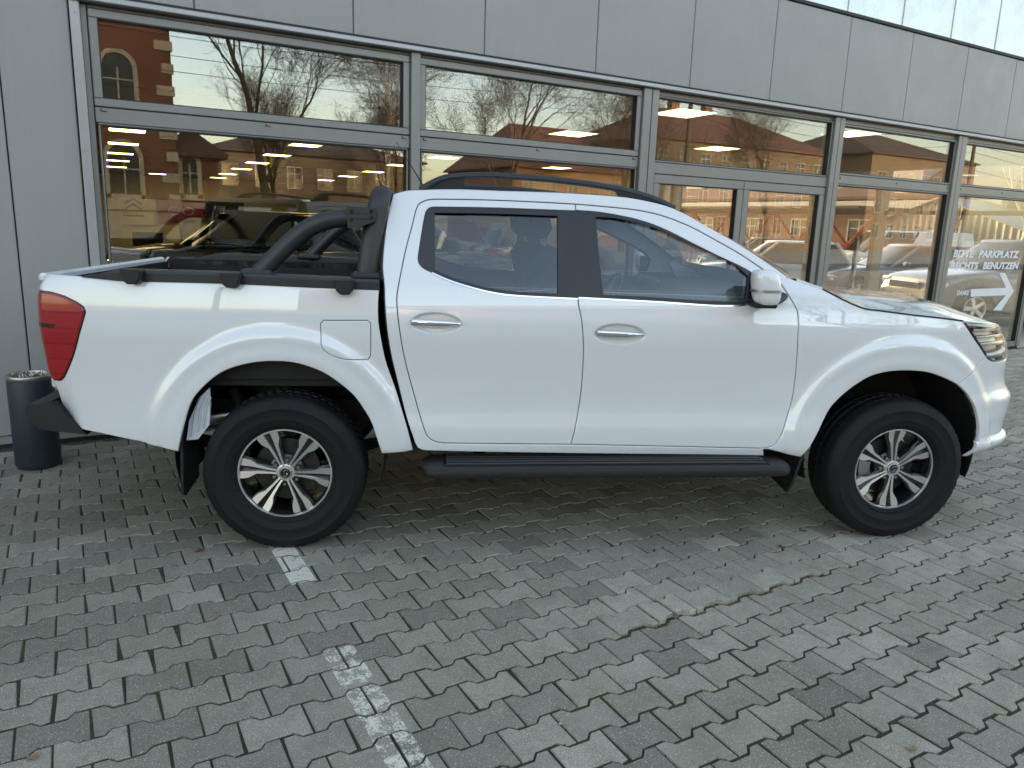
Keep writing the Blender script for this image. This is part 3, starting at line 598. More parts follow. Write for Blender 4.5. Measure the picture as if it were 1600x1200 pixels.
# mud flaps, wheel wells, chassis
for sg in (-1, 1):
    mb = MB(); mb.prism([(-.885, .655), (-.80, .665), (-.62, .665), (-.62, .285), (-.84, .262), (-.88, .29)], -.468, -.455, lambda u, w, a: (a-.05*(.66-w), -u*sg, w)); mb.build('mud_flap', 'black_plastic', truck, fix=True)
    mb = MB(); mb.prism([(-.905, .668), (-.91, .50), (-.905, .32), (-.88, .262), (-.66, .285), (-.66, .60)], 2.645, 2.66, lambda u, w, a: (a-.09*(.66-w)/.4, -u*sg, w)); mb.build('mud_flap', 'black_plastic', truck, fix=True)
    mb = MB(); mb.prism([(-.452, .545), (-.435, .64), (-.385, .75), (-.335, .80), (-.335, .72), (-.345, .62), (-.40, .55)], .845, .86, lambda u, w, a: (u, sg*a, w))
    sp_ = mb.build('splash_panel', 'grey_splash', truck, fix=True)
    for k in range(3): MB().tube([(-.425+.026*k, sg*.862, .565+.02*k), (-.405+.026*k, sg*.862, .68+.015*k), (-.375+.022*k, sg*.862, .755)], .006, 6).build('splash_rib', 'grey_splash', sp_, 60)
    for cx, cz, r_ in (RARCH, FARCH):
        mb = MB(); m = tr(cx, 0, cz) @ rotm('X', R(90))
        y0, y1 = .885, .40
        prof = [(r_+.02, y0), (r_+.03, y0-.06), (r_+.035, y1)]
        rows = []
        for a in np.linspace(R(-18), R(198), 40): rows.append([(cx+rr*math.cos(a), sg*hh, cz+rr*math.sin(a)) for rr, hh in prof])
        mb.grid(rows); 
        mb.build('wheel_arch_liner', 'underbody', truck, 40)
        MB().box(cx-.55, cx+.55, min(sg*.38, sg*.40), max(sg*.38, sg*.40), .62, 1.02).build('inner_wing', 'underbody' if cx > 1 else 'chassis_steel', truck)
    MB().box(-1.0, 3.5, min(sg*.44, sg*.52), max(sg*.44, sg*.52), .545, .665).build('frame_rail', 'chassis_steel', truck)
    fr = MB().box(-.52, .50, min(sg*.60, sg*.66), max(sg*.60, sg*.66), .79, .80); fr.box(-.52, .50, min(sg*.655, sg*.66), max(sg*.655, sg*.66), .80, .86); fr.build('bed_cross_member', 'chassis_steel', truck)
    bk = MB(); x = .045; yy = sg*.70
    bk.box(x-.07, x+.07, yy-.004, yy+.004, .885, .96); bk.box(x-.07, x-.045, yy-.012, yy+.012, .845, .885); bk.box(x+.045, x+.07, yy-.012, yy+.012, .845, .885); bk.box(x-.045, x+.045, yy-.012, yy+.012, .835, .850)
    bk.build('bed_bracket', 'chassis_steel', truck)
    for i in range(4): MB().tube([(-.62+.05*i, sg*.55, .50-.022*i), (-.2, sg*.55, .43-.022*i), (0, sg*.55, .415-.022*i), (.25, sg*.55, .43-.022*i), (.66-.07*i, sg*.55, .50-.022*i)], .022, 4, sq=(.35, 1.4)).build('leaf_spring', 'underbody', truck)
    MB().tube([(-.18, sg*.60, .40), (-.30, sg*.58, .74)], .03, 10).build('shock_absorber', 'underbody', truck, 50)
MB().tube([(0, -.66, .384), (0, .66, .384)], .045, 12).build('rear_axle', 'chassis_steel', truck, 50)
MB().lathe([(0, .13), (.08, .12), (.13, .06), (.14, 0), (.13, -.06), (.08, -.12), (0, -.13)], 16, tr(0, .05, .384) @ rotm('Y', R(90))).build('differential', 'chassis_steel', truck, 50)
MB().tube([(3.15, -.66, .384), (3.15, .66, .384)], .04, 12).build('front_axle', 'underbody', truck, 50)
MB().tube([(-.95, -.60, .56), (-.5, -.60, .57), (.1, -.35, .62), (.6, -.3, .48), (2.2, -.3, .45)], .032, 10).build('exhaust_pipe', 'steel', truck, 50)
MB().box(.50, 2.62, -.86, .86, .485, .53).build('cab_floor', 'underbody', truck)
MB().box(2.62, 3.9, -.40, .40, .46, .50).build('sump_guard', 'underbody', truck)
MB().box(2.60, 2.66, -.84, .84, .50, 1.24).build('firewall', 'underbody', truck)
MB().bbox(.75, 1.75, .18, .62, .33, .50, .04).build('fuel_tank', 'underbody', truck)
# cabin furniture
def seat(x, y, w):
    st = empty('seat', (0, 0, 0)); st.parent = truck
    MB().bbox(x-.05, x+.48, y-w/2, y+w/2, .80, .98, .05).build('seat_cushion', 'seat_cloth', st, 40)
    m = tr(x, y, .96) @ rotm('Y', R(-14))
    MB().bbox(-.16, 0, -w/2, w/2, -.06, .56, .055, m).build('backrest', 'seat_cloth', st, 40)
    for hy in ((0,) if w < .7 else (-.38, .38)):
        MB().bbox(-.13, -.02, hy-.13, hy+.13, .60, .78, .04, m).build('headrest', 'seat_cloth', st, 40)
        for q in (-.05, .05): MB().tube([m @ Vector((-.07, hy+q, .53)), m @ Vector((-.07, hy+q, .63))], .007, 6).build('headrest_post', 'steel', st)
seat(1.50, .36, .50); seat(1.50, -.36, .50); seat(.74, 0, 1.36)
MB().grid([[(x+.06*(1-abs(u)**3), .80*u, z) for u in np.linspace(-1, 1, 15)] for x, z in ((2.12, .78), (2.06, .95), (2.02, 1.10), (2.03, 1.18), (2.08, 1.225), (2.2, 1.245), (2.62, 1.27))]).build('dashboard', 'interior_trim', truck, 50)
MB().bbox(2.03, 2.16, .22, .52, 1.20, 1.29, .03).build('instrument_hood', 'interior_trim', truck, 40)
swm = tr(1.83, .37, 1.13) @ rotm('Y', R(-62))
sw = empty('steering_wheel'); sw.parent = truck
MB().tube([swm @ Vector((.185*math.cos(a), .185*math.sin(a), 0)) for a in np.linspace(0, 2*math.pi, 33)], .016, 8, cap=False).build('steering_rim', 'black_plastic', sw, 60)
MB().lathe([(0, .02), (.06, .015), (.075, -.01), (.05, -.04)], 16, swm).build('steering_hub', 'black_plastic', sw, 50)
for a in (0, 180, 270): MB().tube([swm @ Vector((.05*math.cos(R(a)), .05*math.sin(R(a)), 0)), swm @ Vector((.18*math.cos(R(a)), .18*math.sin(R(a)), 0))], .014, 6).build('steering_spoke', 'steel', sw)
MB().tube([swm @ Vector((0, 0, -.03)), (2.15, .37, 1.0)], .035, 10).build('steering_column', 'interior_trim', sw)
MB().bbox(2.02, 2.05, -.11, .11, 1.585, 1.655, .012).build('interior_mirror', 'black_plastic', truck)
MB().tube([(2.05, 0, 1.64), (2.10, 0, 1.69)], .01, 6).build('interior_mirror_stalk', 'black_plastic', truck)
for sg in (-1, 1):
    for xa, xb in ((.66, 1.36), (1.42, 2.35)): MB().bbox(xa, xb, min(sg*.79, sg*.845), max(sg*.79, sg*.845), .62, 1.235, .02).build('door_card', 'interior_trim', truck, 30)
# wheels
def make_wheel(loc, flip):
    w = empty('wheel', loc); w.parent = truck; w.rotation_euler = (R(90), 0, R(180) if flip else 0)
    if flip: w.rotation_euler = (R(90), 0, R(180))
    return w
def wheel_meshes():
    ms = []
    n = 168; half = [(.222, .090), (.228, .108), (.238, .119), (.256, .1265), (.272, .1290), (.275, .1305), (.279, .1305), (.282, .1295), (.305, .1325), (.322, .1325), (.325, .1340), (.330, .1340), (.333, .1320), (.350, .1265), (.362, .1205), (.371, .112), (.378, .104), (.3835, .088), (.3850, .066), (.3855, .060), (.377, .058), (.377, .052), (.3862, .050), (.387, .026), (.3872, .010), (.378, .008), (.378, .002)]
    prof = half+[(r, -h) for r, h in half[::-1]]
    tyre = MB(); rows = []
    for j in range(n):
        a = 2*math.pi*j/n; row = []
        for i, (r, h) in enumerate(prof):
            ii = min(i, len(prof)-1-i); ph = j if h > 0 else j+2
            if 14 <= ii <= 18 and ph % 4 == 0: r -= .0035
            if 15 <= ii <= 18 and ph % 4 == 2 and ii >= 16: r -= .0015
            if 21 <= ii <= 24 and (ph+1) % 3 == 0: r -= .006
            row.append((r*math.cos(a), r*math.sin(a), h))
        rows.append(row)
    rows.append(rows[0]); tyre.grid(rows); ms.append(('tyre', tyre, 'rubber', 28))
    rim = MB().lathe([(.224, .088), (.216, .094), (.210, .086), (.205, .070), (.200, .03), (.192, -.02), (.195, -.09), (.222, -.10)], 72); ms.append(('rim_barrel', rim, 'wheel_black', 40))
    lip = MB().lathe([(.2235, .092), (.2215, .0975), (.2145, .0975), (.2125, .092)], 96); ms.append(('rim_lip', lip, 'machined_alloy', 40))
    for k in range(6):
        ph = R(60*k+92)
        ax = Vector((math.cos(ph), math.sin(ph), 0)); ay = Vector((-math.sin(ph), math.cos(ph), 0))
        body = MB(); pb = [(.030, .016), (.06, .021), (.12, .030), (.16, .048), (.212, .060)]
        ring = [(r, y) for r, y in pb]+[(r, -y) for r, y in pb[::-1]]
        body.prism(ring, .030, .060, lambda u, v_, a: tuple(ax*u+ay*v_+Vector((0, 0, a+.012*(.5-abs(u-.10)/.2)))))
        ms.append(('spoke', body, 'wheel_black', 30))
        face = MB()
        for sg in (-1, 1):
            arm = [(.034, .0028), (.075, .0050), (.12, .0080), (.165, .0120), (.2135, .0160), (.2135, .0500), (.192, .0490), (.168, .0430), (.138, .0240), (.075, .0145), (.034, .0120)]
            tw = .006*sg
            zt = lambda u: .084-.012*ss(.05, .12, u)+.016*ss(.13, .21, u)
            n_ = len(arm); v1 = [tuple(ax*u+ay*(v_*sg)+Vector((0, 0, float(zt(u))+(v_-.015)*.12*sg))) for u, v_ in arm]; v0 = [tuple(ax*u+ay*(v_*sg*1.03)+Vector((0, 0, .058))) for u, v_ in arm]
            f = [tuple(range(n_)) if sg > 0 else tuple(range(n_))[::-1]]+[(i, (i+1) % n_, n_+(i+1) % n_, n_+i) for i in range(n_)]
            face.add(v1+v0, f)
        ms.append(('spoke_face', face, 'machined_alloy', 20))
    hub = MB().lathe([(0, .083), (.030, .084), (.036, .085), (.042, .083), (.046, .074)], 36); ms.append(('hub', hub, 'machined_alloy', 40)); ms.append(('hub_plate', MB().lathe([(.040, .072), (.060, .060), (.082, .048), (.085, .02)], 36), 'wheel_black', 40))
    kn = MB()
    for j in range(120): kn.box(.234, .2475, -.0012, .0012, .115, .1238, rotm('Z', 2*math.pi*j/120))
    ms.append(('sidewall_knurl', kn, 'rubber', None))
    cap = MB().lathe([(0, .090), (.024, .0895), (.030, .088), (.031, .084)], 32); ms.append(('centre_cap', cap, 'wheel_black', 40))
    em = MB().lathe([(.0235, .0895), (.0240, .0920), (.0290, .0915), (.0295, .0885)], 36)
    for q in (0, 180):    # the two curved wings of the emblem
        a0 = R(q+20); pts = []
        for i in range(9):
            a = a0+R(150)*i/8; r = .0185-.013*(i/8)**1.3; pts.append((r*math.cos(a), r*math.sin(a), .0915))
        em.tube(pts, [.0018+.0030*math.sin(math.pi*min(1, .15+.85*i/8)) for i in range(9)], 6, sq=(1, .5), up=(0, 0, 1))
    ms.append(('cap_emblem', em, 'chrome', 40))
    for k in range(6):
        a = R(60*k+122); ms.append(('lug_nut', MB().lathe([(0, .078), (.006, .078), (.0095, .073), (.0105, .055)], 6, tr(.062*math.cos(a), .062*math.sin(a), 0)), 'steel', None))
    disc = MB().lathe([(.07, .018), (.155, .018), (.157, .012), (.157, -.01), (.07, -.01)], 48); ms.append(('brake_disc', disc, 'brake_steel', 40))
    cal = MB(); rows = []
    for a in np.linspace(R(140), R(205), 8): rows.append([(r*math.cos(a), r*math.sin(a), h) for r, h in ((.10, .034), (.165, .036), (.175, .02), (.175, -.03), (.10, -.03))])
    cal.grid(rows, closed=True); ms.append(('brake_caliper', cal, 'steel', 30))
    return [(nm, mb.mesh(nm), mt, sm) for nm, mb, mt, sm in ms]
WM = wheel_meshes()
for nm, me, mt, sm in WM:
    me.materials.append(MATS[mt])
    import bmesh
    bm = bmesh.new(); bm.from_mesh(me); bmesh.ops.remove_doubles(bm, verts=bm.verts, dist=1e-6); bmesh.ops.recalc_face_normals(bm, faces=bm.faces); bm.to_mesh(me); bm.free()
    if sm: me.polygons.foreach_set('use_smooth', [True]*len(me.polygons)); me.set_sharp_from_angle(angle=R(sm))
for wx in (0., 3.15):
    for sg in (-1, 1):
        w = make_wheel((wx, sg*.785, .3835), sg > 0)
        for nm, me, mt, sm in WM:
            if nm == 'brake_caliper' and wx < 1: continue
            o = bpy.data.objects.new(nm, me); col.objects.link(o); o.parent = w
        spin = (R(21) if wx < 1 else R(-1))
        if 1:
            w.rotation_euler = ((Matrix.Rotation(0 if sg < 0 else math.pi, 3, 'Z') @ Matrix.Rotation(R(90), 3, 'X') @ Matrix.Rotation(spin, 3, 'Z'))).to_euler()
# ------------------------------------------------------------------ ground
rng = random.Random(7)
def paver_mat(name, tone):
    s = N(name); g = s.n('NewGeometry').outputs['Position']
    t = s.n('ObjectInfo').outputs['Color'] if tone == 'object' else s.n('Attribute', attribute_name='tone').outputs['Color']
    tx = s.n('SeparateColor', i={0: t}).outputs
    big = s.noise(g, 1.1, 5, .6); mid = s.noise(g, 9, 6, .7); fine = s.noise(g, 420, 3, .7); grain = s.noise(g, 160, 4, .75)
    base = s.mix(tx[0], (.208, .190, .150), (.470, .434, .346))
    base = s.mix(s.math('MULTIPLY', s.ramp(big, [(.42, (0,)*3), (.68, (1,)*3)]), .45), base, (.19, .172, .118))     # algae film in broad patches
    base = s.mix(s.math('MULTIPLY', s.ramp(mid, [(.45, (0,)*3), (.75, (1,)*3)]), .40), base, (.125, .115, .096))
    base = s.mix(.75, base, s.ramp(grain, [(.30, (.35,)*3), (.5, (.5,)*3), (.70, (.66,)*3)]), 'OVERLAY')
    base = s.mix(.85, base, s.ramp(fine, [(.36, (.22,)*3), (.5, (.5,)*3), (.64, (.80,)*3)]), 'OVERLAY')
    vo = s.n('TexVoronoi', i={'Vector': g, 'Scale': 120.}); 
    spk = s.math('MULTIPLY', s.math('LESS_THAN', vo.outputs['Distance'], .22), s.math('GREATER_THAN', s.n('SeparateColor', i={0: vo.outputs['Color']}).outputs[0], .62))
    base = s.mix(s.math('MULTIPLY', spk, .9), base, (.62, .61, .57))
    st = s.noise(g, 2.3, 2, .5); dk = s.math('MULTIPLY', s.ramp(s.noise(g, 26, 3), [(.70, (0,)*3), (.76, (1,)*3)]), .5)
    base = s.mix(dk, base, (.08, .078, .07))
    h = s.math('ADD', s.math('MULTIPLY', fine, .5), s.math('MULTIPLY', grain, 1.))
    s.bsdf(base, s.ramp(mid, [(.3, (.72,)*3), (.7, (.9,)*3)]), 0, s.bump(h, .5, .0016)); return s.m
paver_mat('paver_concrete', 'object'); paver_mat('paver_concrete_far', 'attr')
s = N('joint_soil'); g = s.n('NewGeometry').outputs['Position']
cc = s.mix(s.ramp(s.noise(g, 3.1, 6, .7), [(.48, (0,)*3), (.60, (1,)*3)]), s.ramp(s.noise(g, 160, 4), [(.3, (.022, .020, .015)), (.7, (.075, .068, .050))]), s.ramp(s.noise(g, 220, 4), [(.3, (.035, .048, .014)), (.7, (.075, .092, .030))]))
s.bsdf(cc, .95, 0, s.bump(s.noise(g, 240, 4), .9, .006))
s = N('yard_surface'); g = s.n('NewGeometry').outputs['Position']
bt = s.n('TexBrick', i={'Vector': g, 'Color1': (.22, .215, .19, 1), 'Color2': (.30, .29, .255, 1), 'Mortar': (.05, .05, .042, 1), 'Scale': 4.9, 'Mortar Size': .02, 'Brick Width': 1., 'Row Height': .7})
s.bsdf(s.mix(.5, bt.outputs[0], s.ramp(s.noise(g, 1.3, 6, .7), [(.3, (.35,)*3), (.7, (.65,)*3)]), 'OVERLAY'), .85, 0, s.bump(s.noise(g, 90, 3), .4, .002))
simple('road_asphalt', (.05, .05, .052), .85, bump=.5, bscale=120, scale=1)
simple('moss', (.055, .072, .020), .95, var=.5, scale=60, bump=.5, bscale=300)
tag(MB().add([(-600, -600, -.055), (600, -600, -.055), (600, 600, -.055), (-600, 600, -.055)], [(0, 1, 2, 3)]).build('ground', 'yard_surface'), kind='structure')
tag(MB().add([(-200, -16.5, -.045), (200, -16.5, -.045), (200, -11, -.045), (-200, -11, -.045)], [(0, 1, 2, 3)]).build('road', 'road_asphalt'), kind='structure')
PXP, PYP, YA, XA = .2046, .1430, 1.968, .857
def base_ol(dx=.0031, dy=.0060):
    hx, hy, A, t1, t2 = PXP/2-dx, PYP/2-dy, .0125, .040, .058
    top = [(hx, hy+A), (t2+.006, hy+A), (t1, hy-A), (-t1, hy-A), (-t2-.006, hy+A), (-hx, hy+A)]
    bot = [(-hx, -hy-A), (-t2-.006, -hy-A), (-t1, -hy+A), (t1, -hy+A), (t2+.006, -hy-A), (hx, -hy-A)]
    return top+bot
# stones are symmetric: both long sides are waisted, so rows offset by half a stone interlock
def paver_variant(k, cut=None):
    r = random.Random(100+k); o = [(x+r.uniform(-.0013, .0013), y+r.uniform(-.0013, .0013)) for x, y in base_ol()]
    if k % 3 == 1:
        for q in r.sample((0, 5, 6, 11), 2 if k % 2 else 1):
            x, y = o[q]; o[q] = (x-math.copysign(r.uniform(.003, .009), x), y-math.copysign(r.uniform(.002, .007), y))
    if cut is not None: o = [(max(cut[0], min(cut[1], x)), y) for x, y in o]
    P = np.array(o); n = len(P); c = P.mean(0); v = []
    e = P-c; inn = P-np.sign(e)*np.array([.0035, .0028])
    v += [(x, y, r.uniform(-.0004, .0004)) for x, y in inn]; v += [(x, y, -.0042+r.uniform(-.0008, .0008)) for x, y in P]; v += [(x, y, -.045) for x, y in P]
    f = [tuple(range(n))[::-1]]; f += [(i, (i+1) % n, n+(i+1) % n, n+i) for i in range(n)]; f += [(n+i, n+(i+1) % n, 2*n+(i+1) % n, 2*n+i) for i in range(n)]
    return v, f
VAR = [paver_variant(k) for k in range(10)]
VAR = [(v, [q[::-1] for q in f]) for v, f in VAR]
VARM = []
for v, f in VAR:
    me = bpy.data.meshes.new('paver'); me.from_pydata(v, [], f); me.materials.append(MATS['paver_concrete']); me.update(); VARM.append(me)
pav = tag(MB().add([(-5, -2.2, -.0058), (18, -2.2, -.0058), (18, 5.90, -.0058), (-5, 5.90, -.0058)], [(0, 1, 2, 3)]).build('pavement', 'joint_soil'), kind='structure')
def sink(x, y):
    z = .0014*math.sin(x*1.7+y*.9)*math.sin(y*1.3-x*.4)
    z += .013*math.exp(-((x-2.35)/.55)**2)*(math.exp(-((y-2.11)/.34)) if y > 2.11 else 0)-.001*math.exp(-((x-2.35)/.6)**2-((y-1.98)/.10)**2)
    return z
cam_inv = cam.matrix_world.inverted(); fpx = 1171/1600
def pix(x, y, z=0.):
    q = cam_inv @ Vector((x, y, z)); return (.5+fpx*q.x/-q.z, .375-fpx*q.y/-q.z, -q.z) if q.z < 0 else (9, 9, 9)
for _k in range(10, 14): pass
stones = []
for r_ in range(-29, 28):
    yc = YA+PYP*(r_+.5)
    for k in range(-29, 84):
        xc = XA+PXP*(k+.5)+(PXP/2 if r_ % 2 else 0)
        if not (-4.9 < xc < 17.8 and -2.1 < yc < 5.82): continue
        stones.append((xc, yc))
def truck_local(x, y):
    c_, s_ = math.cos(-TRUCK_YAW), math.sin(-TRUCK_YAW); dx, dy = x-TRUCK_X, y-TRUCK_Y
    return dx*c_-dy*s_, dx*s_+dy*c_
cand = []
for i, (x, y) in enumerate(stones):
    u, w_, d = pix(x, y); lx, ly = truck_local(x, y)
    if -.02 < u < 1.02 and 0 < w_ < .77 and not (-1.1 < lx < 4.1 and ly > -.9): cand.append((d, i))
near = {i for _, i in sorted(cand)[:300]}
broken = {}
for i, (x, y) in enumerate(stones):
    if abs(y-(YA+PYP*1.5)) < .01 and 1.93 < x < 2.14: broken[i] = 1
SV, SF, ST = [], [], []; off = 0
PINFO = {}
for i, (x, y) in enumerate(stones):
    k = rng.randrange(10); z = sink(x, y)+rng.uniform(-.0014, .0020); rot = Matrix.Rotation(R(rng.uniform(-.5, .5)), 3, 'Z') @ Matrix.Rotation(R(rng.uniform(-.8, .8)), 3, 'X') @ Matrix.Rotation(R(rng.uniform(-.6, .6)), 3, 'Y')
    t = min(1, max(0, rng.gauss(.50, .18)+.16*math.tanh((x-1.2)/1.5)-.02-.16*ss(1.6, .2, x)*ss(2.0, 3.4, y)));  # random tone, lighter rightwards; shade near wall and truck is painted in
    if rng.random() < .04: t *= .35
    if 2.11 < y < 2.25 and 1.88 < x < 2.95:
        y += .007; z += .006; rot = Matrix.Rotation(R(rng.uniform(-1.6, 1.6)), 3, 'Z') @ rot; t = min(1, t+.12)
    PINFO[i] = (x, y, z, rot)
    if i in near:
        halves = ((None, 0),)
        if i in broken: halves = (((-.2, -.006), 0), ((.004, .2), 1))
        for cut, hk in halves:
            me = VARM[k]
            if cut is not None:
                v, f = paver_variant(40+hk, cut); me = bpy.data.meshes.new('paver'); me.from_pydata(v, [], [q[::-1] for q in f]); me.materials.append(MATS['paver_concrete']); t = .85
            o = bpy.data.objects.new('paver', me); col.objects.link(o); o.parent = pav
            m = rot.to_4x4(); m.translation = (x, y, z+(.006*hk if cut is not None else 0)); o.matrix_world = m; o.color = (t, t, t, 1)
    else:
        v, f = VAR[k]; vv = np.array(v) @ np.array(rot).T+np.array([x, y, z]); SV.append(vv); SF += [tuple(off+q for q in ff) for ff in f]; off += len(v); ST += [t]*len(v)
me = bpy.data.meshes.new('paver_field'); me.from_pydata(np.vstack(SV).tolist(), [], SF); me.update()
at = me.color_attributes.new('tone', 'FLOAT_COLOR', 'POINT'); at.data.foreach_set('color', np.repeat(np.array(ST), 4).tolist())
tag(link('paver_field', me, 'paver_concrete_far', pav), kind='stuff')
# moss in the joints
mb = MB(); r = random.Random(5)
for _ in range(4200):
    i = r.choice(tuple(near)); x, y, z, _r = PINFO[i]
    if math.sin(x*2.1+1)*math.sin(y*2.7)+r.uniform(-.6, .6) < .25: continue
    if r.random() < .5: px_, py_ = x+PXP/2+r.uniform(-.003, .003), y+r.uniform(-.065, .065)
    else:
        a = r.uniform(-.1, .1); px_, py_ = x+a, y+PYP/2+(-.012 if abs(a) < .04 else (.012 if abs(a) > .06 else 0))
    rad = r.uniform(.003, .0075); zt = z-.010+r.uniform(0, .006); n = 6
    top = (px_, py_, zt+rad*r.uniform(.8, 1.4)); ring = [(px_+rad*r.uniform(.7, 1.3)*math.cos(q), py_+rad*r.uniform(.7, 1.3)*math.sin(q), zt-.002) for q in [2*math.pi*j/n for j in range(n)]]
    mb.add([top]+ring, [(0, 1+j, 1+(j+1) % n) for j in range(n)])
tag(mb.build('moss', 'moss', None, 60), 'green moss growing in the joints between the paving stones', 'moss', kind='stuff')
cr_ = MB(); r = random.Random(9)
for _ in range(420):
    x = r.uniform(1.92, 2.95); y = 2.104+r.gauss(0, .010)+(-.011 if int((x-XA)/PXP*2) % 2 else .010); q = r.uniform(.0015, .0055); zc = sink(x, 2.0)-.002
    cr_.add([(x+q*a*r.uniform(.6, 1.3), y+q*b*r.uniform(.6, 1.3), zc+q*c) for a, b, c in ((1, 0, 0), (-1, .2, 0), (0, 1, 0), (.1, -1, 0), (0, 0, 1.1))], [(0, 2, 4), (2, 1, 4), (1, 3, 4), (3, 0, 4)])
simple('crumb', (.24, .19, .12), .95, var=.4, scale=80)
tag(cr_.build('paving_rubble', 'crumb'), 'crumbs of broken concrete and dirt along the raised seam in the paving', 'rubble', kind='stuff')
# worn white line painted on the stones
def clip(poly, ax, v, keep_less):
    out = []
    for i in range(len(poly)):
        a, b = poly[i], poly[(i+1) % len(poly)]; ia = (a[ax] <= v) == keep_less; ib = (b[ax] <= v) == keep_less
        if ia: out.append(a)
        if ia != ib:
            t = (v-a[ax])/(b[ax]-a[ax]); out.append((a[0]+(b[0]-a[0])*t, a[1]+(b[1]-a[1])*t))
    return out
def paint_mat(name, lo, hi):
    s = N(name); g = s.n('NewGeometry').outputs['Position']
    b = s.bsdf(s.ramp(s.noise(g, 40, 5), [(.3, (.66, .61, .50)), (.7, (.82, .77, .66))]), .75, 0, s.bump(s.noise(g, 300, 3), .4, .001))
    f = s.math('ADD', s.math('MULTIPLY', s.noise(g, 17, 5, .75), .65), s.math('MULTIPLY', s.noise(g, 150, 4, .7), .35))
    a = s.n('MapRange', i={'Value': f, 'From Min': lo, 'From Max': hi}).outputs[0]
    s.link(a, b.inputs['Alpha']); return s.m
paint_mat('line_paint', .36, .46); paint_mat('line_paint_worn', .45, .54)
line = empty('parking_line', (.76, 2.7, 0), 0, 'worn white parking line on the paving running from the rear wheel to the front', 'road marking')
for i, (x, y, z, rot) in PINFO.items():
    if abs(x-.77) > .25 or not 1.4 < y < 4.3: continue
    for y0, y1, x0, x1, mt in ((3.11, 4.2, .728, .838, 'line_paint'), (1.50, 2.53, .695, .815, 'line_paint_worn')):
        p = [(x+a*.985, y+b*.975) for a, b in base_ol(.004, .004)]
        for ax, v_, kl in ((0, x1, True), (0, x0, False), (1, y1, True), (1, y0, False)):
            if p: p = clip(p, ax, v_, kl)
        if len(p) < 3: continue
        nrm = rot @ Vector((0, 0, 1)); v = [(a-.76, b-2.7, z+.0013-(nrm.x*(a-x)+nrm.y*(b-y))/nrm.z) for a, b in p]
        MB().add(v, [tuple(range(len(v)))[::-1]]).build('paint_patch', mt, line, fix=False)
# ------------------------------------------------------------------ showroom building
s = N('grey_cladding'); g = s.n('NewGeometry').outputs['Position']; 
sc_ = s.n('Mapping', i={'Vector': g, 'Scale': (9., 9., .55)}).outputs[0]
streak = s.ramp(s.noise(sc_, 3.2, 6, .7), [(.40, (0,)*3), (.75, (1,)*3)])
b0 = s.ramp(s.noise(g, .7, 4), [(.3, (.318, .313, .304)), (.7, (.345, .340, .331))])
s.bsdf(s.mix(s.math('MULTIPLY', streak, .08), b0, (.17, .17, .165)), s.ramp(s.noise(g, 5, 4), [(.3, (.36,)*3), (.7, (.5,)*3)]), .0, s.bump(s.noise(g, 1.6, 2), .12, .02), Specular_IOR_Level=.45)
simple('window_alloy', (.25, .245, .235), .40, .25, var=.05, scale=3)
simple('trim_alloy', (.40, .405, .41), .38, .4, var=.06, scale=3)
simple('dark_gasket', (.018, .018, .018), .6)
s = N('metal_sheet'); g = s.n('NewGeometry').outputs['Position']
s.bsdf(s.mix(s.math('MULTIPLY', s.ramp(s.noise(g, 7, 6, .7), [(.55, (0,)*3), (.75, (1,)*3)]), .3), (.50, .53, .53), (.34, .36, .36)), s.ramp(s.noise(g, 3, 5), [(.3, (.16,)*3), (.7, (.34,)*3)]), .75, s.bump(s.noise(g, 3.5, 2), .35, .03))
simple('plaster_wall', (.70, .64, .48), .85, var=.04, scale=.6)
simple('ceiling_board', (.11, .105, .09), .9, var=.05, scale=.8)
simple('showroom_tile', (.26, .25, .225), .28, var=.08, scale=.5)
simple('column_paint', (.36, .31, .22), .6, var=.08)
simple('roof_felt', (.06, .06, .06), .9)
emit('panel_light', (1., .88, .45), 2.0)
YF = 5.93
bld = empty('showroom_building', (0, YF, 0), 0, 'long grey clad car showroom with tall glazed bays behind the pickup', 'building')
def bb(name, mat, x0, x1, y0, y1, z0, z1, b=.004, parent=None):
    return MB().bbox(x0, x1, y0-YF, y1-YF, z0, z1, b).build(name, mat, parent or bld)
# left cladding cassettes
XE = 12.42
for a, b in ((-20., -17.), (-17., -14.), (-14., -11.), (-11., -8.6), (-8.6, -6.2), (-6.2, -4.97), (-4.97, -3.83), (-3.83, -2.69), (-2.69, -1.46), (-1.46, -.303), (-.303, .100)):
    bb('wall_panel', 'grey_cladding', a+.004, b-.004, YF-.03, YF+.05, .085, 2.895, .006)
# fascia cassettes
xs = [-20., -16, -12, -9, -6.2, -4.85, -3.72, -2.58, -1.45, -.31, .85, 1.967, 3.084, 4.22, 5.353, 6.473, 7.643, 8.78, 9.925, 11.06, XE+.06]
for a, b in zip(xs[:-1], xs[1:]): bb('fascia_panel', 'grey_cladding', a+.0035, b-.0035, YF-.045, YF+.05, 2.953, 3.945, .006)
MB().box(-6.2, XE, .05, .12, 0.0, 3.95).box if False else None
back = MB(); back.box(-20., .12, .052, .30, 0, 3.95); back.box(.12, XE, .052, .30, 2.90, 3.95); back.build('backing_wall', 'dark_gasket', bld)
bb('drip_trim', 'trim_alloy', .105, XE+.07, YF-.085, YF+.045, 2.897, 2.934, .006)
bb('drip_trim_lip', 'dark_gasket', .105, XE+.06, YF-.07, YF-.03, 2.936, 2.951, .002)
bb('corner_trim', 'trim_alloy', .104, .162, YF-.055, YF+.09, .03, 2.895, .006)
bb('reveal_strip', 'window_alloy', .164, .200, YF-.005, YF+.09, .03, 2.89, .003)
bb('plinth_strip', 'trim_alloy', -20., XE, YF-.012, YF+.05, .022, .080, .004)
bb('base_gap', 'dark_gasket', -20., XE, YF+.0, YF+.05, -.02, .020, .002)
